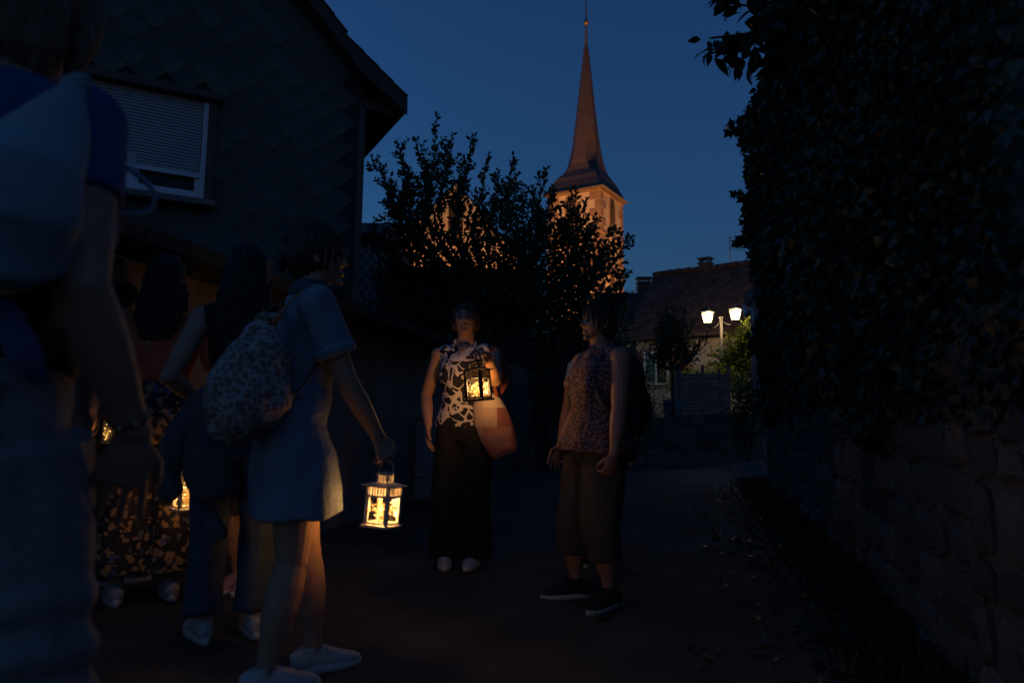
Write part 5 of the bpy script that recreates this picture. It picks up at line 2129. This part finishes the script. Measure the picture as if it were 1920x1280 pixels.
strip([p_ - bq for p_ in curve([bq + q5(500, 603, -.0), bq + q5(486, 590, .03), c2 - fw5 * .03, c2 + fw5 * .035, c2 + fw5 * .1 - upv * .09], 6)], .017, .004, m_strap, 'shoulder_strap', bp, nrm=(.8, -.3, .4))
strip([p_ - bq for p_ in curve([bq + q5(540, 752, .02), bq + q5(566, 722, .03), bq + q5(590, 690, .06), bq + q5(600, 660, .16)], 6)], .014, .004, m_black, 'lower_strap', bp, nrm=(0, 1, .3))
LC = lantern(hang(W5, 'R', (R(-2), R(3), R(-22))), (R(-2), R(3), R(-22)), 'white lantern full of fairy lights held out low by the woman in denim', m_lwhite, 7, seed=1, nb=70)

# ---- woman in the leaf-print blouse holding up the black lantern
Y6 = 4.47
b6 = at(866, 1056, Y6)
W6 = Body('woman with glasses in a black and white leaf print blouse and wide black trousers', b6, R(172), 1.61, 1.0, lean=-.03, side=.01, bust=.55,
          feet={'R': (.1, .04, .25, 0), 'L': (-.085, .02, -.12, 0)}, head=(R(4), R(19), R(3)),
          arms={'L': dict(world=P(914, 666, 4.06), pole=(-.2, -.35, -1), palm=(.3, -.2, -1), dir=(.45, .75, .25), curl=1.15, thumb=(1, 0, .5)),
                'R': dict(world=P(803, 800, 4.42), pole=(.8, -1, -.2), curl=.3, palm=(-1, 0, 0), dir=(-.02, .12, -1))})
W6.build(.0048)
W6.hair(m_hair['brown'], 'tied', 6, ln=.2)
m_blouse = pattern('leaf_print', 'leaf', (.018, .018, .025), (.72, .66, .6), scale=11, thr=.47, warp=.05, wscale=9)
t6 = W6.top(m_blouse, 'blouse', .535, .835, .022, wr=.005, seed=8)
bm = bmesh.new()
nb_ = W6.neckb
for sx in (-1, 1):
    loft(bm, [nb_ - W6.fw * .045 + W6.dir * .02 + W6.rt * sx * .01, nb_ + W6.rt * sx * .06 + W6.dir * .015, nb_ + W6.fw * .05 + W6.rt * sx * .062 - W6.dir * .05, nb_ + W6.fw * .1 + W6.rt * sx * .012 - W6.dir * .11],
         [(.012, .028), (.01, .032), (.009, .036), (.005, .01)], seg=10)
link('collar', remesh(bm, .005, 1, .001), m_blouse, t6)
bm = bmesh.new()                        # bare throat in the open neckline
loft(bm, [nb_ + W6.fw * .038 - W6.dir * .0, nb_ + W6.fw * .076 - W6.dir * .06, nb_ + W6.fw * .104 - W6.dir * .115], [(.04, .03), (.03, .02), (.003, .004)], side=W6.rt, seg=14)
link('neckline', mesh_of(bm, True), m_skin, W6.o)
bm = bmesh.new()
W6.torso(bm, .456, .615, .012)
ball(bm, W6.pel + Vector((0, 0, -.09)), (.09, .085, .1), 14)
for sd in 'RL':
    hip, kn, an, yaw = W6.leg[sd]
    loft(bm, [hip + Vector((0, 0, .03)), hip.lerp(kn, .5), kn, Vector((an.x, an.y, .055))], [.096, .098, .096, .098], seg=20)
W6.cloth('trousers', bm, m_black, wr=.008, wf=16, seed=9, aniso=(1, 1, .12))
for sd in 'RL':
    W6.shoe(sd, m_wshoe, m_wsole, 1.0, laces=m_wsole)
m_spec = mat('spectacle_frame', (.05, .04, .04), .3)
gl = empty('glasses', W6.world(W6.hp(0, 1, 0)), R(172), 'thin framed glasses on the face of the woman with the black lantern', 'glasses')
gof = W6.hp(0, 1, 0)
for sx in (-1, 1):
    pts = [W6.hp(sx * .4, 1.0, -.03) + W6.hR @ Vector((.023 * math.cos(a), -.004 * abs(math.cos(a)), .019 * math.sin(a))) - gof for a in np.linspace(0, 2 * math.pi, 17)]
    link('lens_rim', tube(pts, .0014, 5), m_spec, gl)
    bm = bmesh.new()
    bm.faces.new([bm.verts.new(q) for q in pts[:-1]])
    link('lens', mesh_of(bm), m_glass, gl)
    link('temple', tube([W6.hp(sx * .9, .95, .04) - gof, W6.hp(sx * 1.05, .1, .05) - gof, W6.hp(sx * 1.02, -.1, -.05) - gof], .0018, 5), m_spec, gl)
link('bridge', tube([W6.hp(-.1, 1.02, 0) - gof, W6.hp(0, 1.08, .04) - gof, W6.hp(.1, 1.02, 0) - gof], .0014, 5), m_spec, gl)
# tote bag on her shoulder
tq = P(932, 800, 4.34)
tt = empty('tote_bag', tq, 0, 'patchwork tote bag in dark red and cream on the shoulder of the woman with glasses', 'bag')
q6 = lambda x, y, d=0.0: P(x, y, 4.34 + d) - tq
bm = bmesh.new()
loft(bm, [q6(912, 738), q6(914, 752), q6(922, 785), q6(934, 820), q6(944, 845), q6(948, 854)],
     [(.045, .03), (.09, .045), (.115, .06), (.11, .065), (.095, .055), (.08, .03)], side=Vector((1, 0, .28)), seg=22)
link('bag_body', remesh(bm, .007, 1, .006, 18, 12, (1, 1, .3)), pattern('patchwork', 'patch', (.24, .045, .035), (.66, .56, .45), (.4, .3, .24), scale=5.2), tt)
s6 = W6.world(W6.arm['L'][0])
for dx in (0, .03):
    strip([p_ - tq for p_ in curve([tq + q6(905 + dx * 900, 745, -.02), tq + q6(922, 700, -.0), s6 + Vector((0, -.02, .055)), tq + q6(945 + dx * 300, 700, .1), tq + q6(935, 745, .04)], 5)], .012, .003, mat('bag_strap', (.25, .06, .04), .8), 'strap', tt, nrm=(1, 0, 0))
LD = lantern(hang(W6, 'L', (R(2), R(-5), R(-28)), .96), (R(2), R(-5), R(-28)), 'black lantern full of fairy lights held up by the woman in the leaf print blouse', m_lblack, 10, seed=2, nb=90, sc=.96)

# ---- woman with short hair and black backpack, looking left
Y8 = 3.85
b8 = at(1116, 1122, Y8)
W8 = Body('short haired woman in a small print sleeveless top and cropped trousers looking left', b8, R(116), 1.59, 1.2, lean=-.07,
          feet={'L': (-.14, .0, .35, 0), 'R': (.115, .05, -.28, 0)}, head=(R(-6), R(4), 0), skin=m_skin2,
          arms={'L': dict(world=P(1150, 862, 3.53), pole=(-.6, -1, 0), palm=(1, 0, 0), dir=(.05, .25, -1), curl=.75),
                'R': dict(at=(.2, .1, .8), pole=(.4, -1, -.2))})
W8.build(.0052)
W8.hair(m_hair['dark'], 'short', 9)
W8.top(pattern('small_print', 'cells', (.06, .036, .04), (.26, .14, .11), (.2, .19, .25), scale=75, thr=.45, warp=.02), 'sleeveless_top', .485, .835, .014, flare=.05, wr=.005, seed=10)
bm = bmesh.new()
nb_ = W8.neckb
loft(bm, [nb_ + W8.fw * .034, nb_ + W8.fw * .08 - W8.dir * .06, nb_ + W8.fw * .118 - W8.dir * .125], [(.045, .032), (.034, .02), (.003, .004)], side=W8.rt, seg=14)
link('neckline', mesh_of(bm, True), m_skin2, W8.o)
W8.trousers(mat('khaki_cotton', (.085, .075, .065), .9, var=.25, bump=.4), 'cropped_trousers', .56, (.068, .058, .05), 1.52, .01, seed=11, wr=.007)
for sd in 'RL':
    W8.shoe(sd, m_bshoe, mat('pale_sole', (.4, .42, .42), .6), 1.08, laces=m_black)
    hip, kn, an, yaw = W8.leg[sd]
    bm = bmesh.new()
    loft(bm, [an + Vector((0, 0, -.01)), an + (kn - an).normalized() * .03], [.036, .036], seg=14)
    link('sock', mesh_of(bm, True), m_black, W8.o)
kq = W8.world(W8.sec(.72)[0] - W8.fw * .19)
kb = empty('backpack', kq, R(116), 'black backpack with navy straps worn by the short haired woman', 'backpack')
lo_ = lambda v: v - W8.local(kq)
m_navy = mat('navy_webbing', (.035, .05, .09), .8, bump=.2)
bm = bmesh.new()
sz = W8.sec(.72)[0] - W8.fw * .185
loft(bm, [lo_(sz + Vector((0, .03, -.26))), lo_(sz + Vector((0, 0, -.23))), lo_(sz + Vector((0, -.02, -.08))), lo_(sz + Vector((0, 0, .08))), lo_(sz + Vector((0, .04, .19))), lo_(sz + Vector((0, .06, .22)))],
     [(.09, .04), (.14, .085), (.15, .1), (.145, .09), (.11, .06), (.06, .03)], side=(1, 0, 0), seg=22)
link('bag_body', remesh(bm, .008, 2, .006, 20, 3), mat('black_nylon', (.014, .015, .018), .6, bump=.3, bscale=40), kb)
bm = bmesh.new()
loft(bm, [lo_(sz + Vector((0, -.1, -.21))), lo_(sz + Vector((0, -.115, -.12))), lo_(sz + Vector((0, -.1, -.02)))], [(.09, .03), (.1, .04), (.08, .025)], side=(1, 0, 0), seg=16)
link('front_pocket', remesh(bm, .008, 2, .003, 20, 3), m_navy, kb)
for sx in (-1, 1):
    a = W8.pel + W8.dir * (.292 * W8.H) + W8.rt * sx * .105
    strip([lo_(p_) for p_ in curve([a - W8.fw * .12 - W8.dir * .05, a + W8.dir * .045 - W8.fw * .02, a + W8.fw * .07 - W8.dir * .0, a + W8.fw * .115 - W8.dir * .13 + W8.rt * sx * .015, a + W8.fw * .06 - W8.dir * .27 + W8.rt * sx * .05, a - W8.fw * .08 - W8.dir * .34 + W8.rt * sx * .04], 6)], .024, .006, m_navy, 'shoulder_strap', kb, nrm=W8.rt)
sg = empty('sunglasses', W8.world(W8.hp(0, .3, 1.1)), R(116), 'sunglasses pushed up into the hair of the short haired woman', 'sunglasses')
sof = W8.hp(0, .3, 1.1)
for sx in (-1, 1):
    bm = bmesh.new()
    ball(bm, W8.hp(sx * .45, .52, 1.06) - sof, (.027, .019, .006), 14, W8.hR @ Matrix.Rotation(.55, 3, 'X'))
    link('lens', mesh_of(bm, True), mat('sunglass_lens', (.03, .05, .07), .08, spec=.9), sg)
    link('temple', tube([W8.hp(sx * .9, .45, 1.0) - sof, W8.hp(sx * 1.12, -.1, .7) - sof, W8.hp(sx * 1.12, -.5, .35) - sof], .0025, 5), m_spec, sg)
link('bridge', tube([W8.hp(-.2, .6, 1.08) - sof, W8.hp(0, .62, 1.12) - sof, W8.hp(.2, .6, 1.08) - sof], .0025, 5), m_spec, sg)

# ---- person hidden behind the short haired woman (a leg and shoe show between hers)
b9 = at(1124, 1040, 4.7)
W9 = Body('person mostly hidden behind the short haired woman, one dark shoe showing between her legs', b9, R(160), 1.58, .95, feet={'R': (.075, .02, .1, 0), 'L': (-.075, 0, -.1, 0)}, skin=m_skin2)
W9.build(.009, False)
W9.hair(m_hair['dark'], 'short', 19)
W9.top(mat('pale_blue_shirt', (.2, .28, .36), .85, bump=.3), 'shirt', .5, .84, .01, sleeve=.5, sr=.038)
W9.trousers(mat('dark_shorts', (.03, .03, .04), .9, bump=.3), 'shorts', .58, (.06, .055, .05), 1.0)
for sd in 'RL':
    W9.shoe(sd, m_bshoe, m_wsole, 1.0, sock=m_wshoe)

# ---- woman in the orange top and flowered wide trousers, long dark hair, seen from behind
b3 = at(268, 1116, 3.4)
W3 = Body('woman from behind with long dark hair, orange top and flowered trousers', b3, R(14), 1.63, 1.06, lean=.03,
          feet={'R': (.11, .04, .3, 0), 'L': (-.115, -.02, .35, 0)}, head=(R(5), R(-4), 0),
          arms={'R': dict(at=(.24, .1, .84), pole=(.8, -1, -.2), curl=.6), 'L': dict(at=(-.2, .16, .86), pole=(-.8, -1, -.2), curl=.6)})
W3.build(.007, False)
W3.hair(m_hair['dark'], 'long', 13, ln=.34, width=.88)
W3.top(mat('orange_jersey', (.5, .12, .06), .8, var=.15, bump=.3, bscale=20), 'orange_top', .60, .84, .012, sleeve=.85, sr=.037, wr=.006, seed=14)
m_flor = pattern('flowered_viscose', 'cells', (.016, .018, .028), (.34, .23, .12), (.1, .12, .24), scale=26, thr=.46, warp=.09, wscale=22)
bm = bmesh.new()
W3.torso(bm, .47, .62, .014)
for sd in 'RL':
    hip, kn, an, yaw = W3.leg[sd]
    loft(bm, [hip + Vector((0, 0, .03)), hip.lerp(kn, .5), kn, an.lerp(kn, .12)], [.1, .112, .118, .132], seg=20)
W3.cloth('wide_trousers', bm, m_flor, wr=.009, wf=14, seed=15, aniso=(1, 1, .12))
for sd in 'RL':
    W3.shoe(sd, m_wshoe, m_wsole, 1.05)

# ---- woman with long black hair, sleeveless, jeans, grey jacket over her arm
b4 = at(428, 1178, 2.98)
W4 = Body('woman from behind with long black hair, bare arms, jeans and white sneakers', b4, R(12), 1.62, .95,
          feet={'L': (-.1, .0, .45, 0), 'R': (.09, .05, .3, 0)}, head=(R(0), R(-3), 0),
          arms={'L': dict(world=P(378, 752, 3.06), pole=(-.5, -1, 0), palm=(1, 0, 0), dir=(.3, .6, -.5), curl=.8), 'R': dict(at=(.17, .14, .82), pole=(.5, -1, 0))})
W4.build(.0065, False)
W4.hair(m_hair['dark'], 'long', 17, ln=.42, width=.95)
W4.top(m_black, 'vest_top', .55, .80, .01, wr=.004)
W4.trousers(m_jeans, 'jeans', .6, (.06, .05, .048), 1.93, .008, seed=18, wr=.007)
for sd in 'RL':
    W4.shoe(sd, m_wshoe, m_wsole, 1.05)
jq = P(385, 830, 2.92)
jk = empty('jacket', jq, 0, 'grey jacket hanging over the arm of the woman with long black hair', 'jacket')
qj = lambda x, y, d=0.0: P(x, y, 2.92 + d) - jq
m_jack = mat('grey_jacket', (.12, .125, .135), .85, var=.2, bump=.4, bscale=30)
bm = bmesh.new()
loft(bm, [qj(392, 738, .05), qj(392, 748, .02), qj(388, 775), qj(390, 830), qj(400, 880), qj(412, 922), qj(414, 934)], [(.05, .06), (.08, .085), (.1, .07), (.135, .06), (.12, .05), (.095, .035), (.08, .02)], side=(1, 0, .1), seg=22)
link('jacket_body', remesh(bm, .007, 2, .009, 22, 7, (1, 1, .22)), m_jack, jk)
bm = bmesh.new()
loft(bm, [qj(372, 745, .02), qj(348, 790, -.01), qj(325, 840, -.02), qj(314, 890, -.02), qj(322, 925, -.02), qj(327, 934, -.02)], [.04, .05, .055, .05, .048, .03], seg=16)
link('jacket_sleeve', remesh(bm, .006, 2, .006, 26, 8), m_jack, jk)
lantern(P(350, 956, 3.12), (0, 0, R(40)), 'lantern mostly covered by the grey jacket, only a lit corner showing', m_lwhite, 2.6, seed=3, nb=60)
# small strap and pouch hanging by the jeans
pq = P(402, 985, 2.88)
po = empty('pouch', pq, 0, 'small grey fabric pouch hanging by the jeans below the grey jacket', 'pouch')
qp = lambda x, y, d=0.0: P(x, y, 2.88 + d) - pq
bm = bmesh.new()
loft(bm, [qp(394, 955), qp(398, 975), qp(404, 1000), qp(408, 1015)], [(.02, .012), (.034, .018), (.05, .024), (.036, .014)], side=(1, 0, 0), seg=14)
link('pouch_body', remesh(bm, .006, 1, .003, 40, 2), m_jack, po)
link('cord', tube([qp(388, 930), qp(391, 945), qp(395, 958)], .003, 5), m_strap, po)

# ---- walker in pinkish sneakers behind the two women
b7 = at(462, 1050, 3.75)
W7 = Body('person hidden behind the backpack woman, one pink sneaker showing', b7, R(150), 1.55, .95, feet={'R': (.03, .02, .2, 0), 'L': (-.1, -.02, -.1, 0)})
W7.build(.009, False)
W7.hair(m_hair['brown'], 'bob', 21)
W7.top(mat('dark_tee', (.03, .03, .035), .9, bump=.3), 'tee_shirt', .5, .84, .01, sleeve=.5, sr=.038)
W7.trousers(mat('dark_shorts', (.03, .03, .04), .9, bump=.3), 'shorts', .58, (.06, .055, .05), 1.1)
for sd in 'RL':
    W7.shoe(sd, mat('pink_sneaker', (.5, .33, .33), .7, var=.2, bump=.2), m_wsole, 1.0, sock=m_black)

# ---- person with a lantern between the foreground figure and the orange top
b2 = at(184, 1068, 3.75)
W2 = Body('dark clothed person holding a lantern behind the foreground figure', b2, R(-25), 1.56, .95, feet={'R': (.08, .03, -.5, 0), 'L': (-.08, 0, -.2, 0)}, head=(R(-40), 0, 0),
          arms={'R': dict(world=P(176, 774, 3.4), pole=(.6, -1, -.2), palm=(-.4, -.9, .0), dir=(.25, .2, -1), curl=.7, thumb=(.6, .8, 0)), 'L': dict(at=(-.18, .1, .8))})
W2.build(.0052)
W2.hair(m_hair['brown'], 'bob', 23)
W2.top(m_black, 'dark_top', .5, .84, .012, sleeve=1.3, sr=.038)
W2.trousers(m_black, 'trousers', .58, (.062, .052, .046), 1.92)
for sd in 'RL':
    W2.shoe(sd, mat('grey_sneaker', (.3, .3, .31), .7, bump=.2), m_wsole, 1.0)
lantern(P(209, 833, 3.3), (0, 0, R(24)), 'lantern glowing behind the forearm of the blue shirted foreground figure', m_lblack, 2.4, seed=4, nb=60)

# ---- foreground figure at the left edge, seen from behind
Y1 = 1.22
b1 = P(-66, 700, Y1)
b1.z = gz(b1.x, b1.y)
W1 = Body('foreground person from behind in a blue shirt and jeans at the left edge', b1, R(-6), 1.87, .93, lean=.02, side=.06, shw=.80,
          feet={'R': (.11, .02, -.1, 0), 'L': (-.11, 0, .1, 0)}, head=(R(10), 0, 0),
          arms={'R': dict(world=P(252, 810, 1.27), pole=(.25, -1, 0), palm=(-.55, .75, 0), dir=(-.35, .15, -1), curl=.16, thumb=(0, 1, 0)), 'L': dict(at=(-.3, .1, .83))}, skin=m_skin2)
W1.build(.0052, False)
W1.hair(m_hair['fair'], 'bob', 27)
W1.top(mat('royal_blue_cotton', (.025, .08, .21), .85, var=.2, bump=.35, bscale=25), 'blue_shirt', .66, .845, .012, sleeve=.5, sr=.038, wr=.004, seed=28)
bm = bmesh.new()                        # dark jumper tied round the waist, one navy sleeve hanging
W1.torso(bm, .575, .70, .025)
jw = W1.cloth('waist_jumper', bm, m_black, wr=.008, seed=33)
bm = bmesh.new()
hx = W1.sec(.60)[0]
loft(bm, [hx + Vector((.11, -.14, .10)), hx + Vector((.15, -.135, .04)), hx + Vector((.19, -.115, -.03)), hx + Vector((.205, -.09, -.08))], [(.02, .012), (.024, .013), (.026, .013), (.012, .008)], seg=12)
link('hanging_sleeve', remesh(bm, .006, 1, .004, 30, 5), mat('navy_knit', (.04, .07, .15), .9, bump=.3), jw)
j1 = W1.trousers(mat('grey_denim', (.24, .235, .235), .9, var=.3, vscale=8, bump=.4, bscale=70), 'jeans', .605, (.066, .056, .055), 1.95, .012, seed=29, wr=.007, voxel=.008,
                 fn=lambda co: np.clip((.74 - co[:, 2]) / .08, 0, 1) * .007 * np.sin(co[:, 2] * 75 + 1.5 * np.sin(co[:, 0] * 14 + co[:, 2] * 9) + co[:, 1] * 6))
q1 = lambda x, y, d=0.0: P(x, y, Y1 - .13 + d) - W1.loc
# back pocket, seams and rivets on the jeans
hipc = W1.sec(.5)[0]


def onhip(x, z, o_=.0):
    c, a, b_ = W1.sec(max(.46, min(.6, z / W1.H)))
    a, b_ = a + .016 + o_, b_ + .016 + o_
    xx = max(-a * .98, min(a * .98, x))
    return Vector((xx, c.y - b_ * math.sqrt(max(0, 1 - (xx / a) ** 2)), z))


def pocket(xc):
    bm = bmesh.new()
    rows = []
    for j in range(7):
        z = 1.03 - j * .0235
        w_ = .072 if j < 5 else (.06 if j == 5 else .015)
        rows.append([bm.verts.new(onhip(xc + w_ * (i / 3 - 1), z, .006)) for i in range(7)])
    for j in range(6):
        for i in range(6):
            bm.faces.new((rows[j][i], rows[j][i + 1], rows[j + 1][i + 1], rows[j + 1][i]))
    bmesh.ops.solidify(bm, geom=bm.faces, thickness=.004)
    link('back_pocket', mesh_of(bm, True), _mats['grey_denim'], j1)


pocket(.085)
pocket(-.085)
m_rivet = mat('brass_rivet', (.6, .42, .2), .25, metal=1.0)
bm = bmesh.new()
ball(bm, onhip(.168, 1.05, .004), .004, 10)
link('rivet', mesh_of(bm, True), m_rivet, j1)
# cloth bag knotted at the shoulder
sq = P(120, 230, 1.02)
sb = empty('cloth_bag', sq, 0, 'pale blue cloth bag knotted over the shoulder of the foreground person', 'bag')
qb = lambda x, y, d=0.0: P(x, y, 1.04 + d) - sq
m_cbag = mat('pale_blue_cotton', (.21, .28, .33), .9, var=.2, vscale=5, bump=.4, bscale=22)
bm = bmesh.new()
loft(bm, [qb(140, 172, .1), qb(112, 205, .08), qb(62, 262, .03), qb(15, 330, -.02), qb(0, 400, -.02), qb(-5, 480, .0), qb(-5, 515, .03)],
     [(.018, .016), (.04, .03), (.085, .045), (.115, .06), (.115, .07), (.09, .06), (.05, .03)], side=(1, 0, .35), seg=22)
link('bag_body', remesh(bm, .006, 2, .006, 20, 31, (1, 1, .5)), m_cbag, sb)
bm = bmesh.new()
ball(bm, qb(143, 160, .1), (.024, .022, .02), 12)
loft(bm, [qb(143, 160, .1), qb(158, 146, .1), qb(150, 138, .1)], [.014, .017, .006], seg=10)
link('knot', remesh(bm, .004, 1, .003, 60, 3), m_cbag, sb)
link('cord_loop', tube([p_ for p_ in curve([qb(146, 240, .14), qb(190, 285, .16), qb(250, 322, .18), qb(288, 360, .18), qb(280, 395, .18), qb(230, 402, .16), qb(190, 396, .14)], 8)], .0052, 8), m_cbag, sb)
# bracelet with two studs
wr1 = W1.arm['R'][2]
d1 = (W1.arm['R'][2] - W1.arm['R'][1]).normalized()
bg = empty('bracelet', W1.world(wr1 - d1 * .03), R(-6), 'thin bracelet with shiny studs on the wrist of the foreground person', 'bracelet')
s1 = d1.orthogonal().normalized()
t1_ = d1.cross(s1)
ring = [s1 * (.0335 * math.cos(a)) + t1_ * (.0335 * math.sin(a)) for a in np.linspace(0, 2 * math.pi, 25)]
link('band', tube(ring, .0025, 6), m_black, bg)
for k in range(0, 24, 3):
    bm = bmesh.new()
    ball(bm, ring[k], .0048, 8)
    link('stud', mesh_of(bm, True), m_rivet, bg)
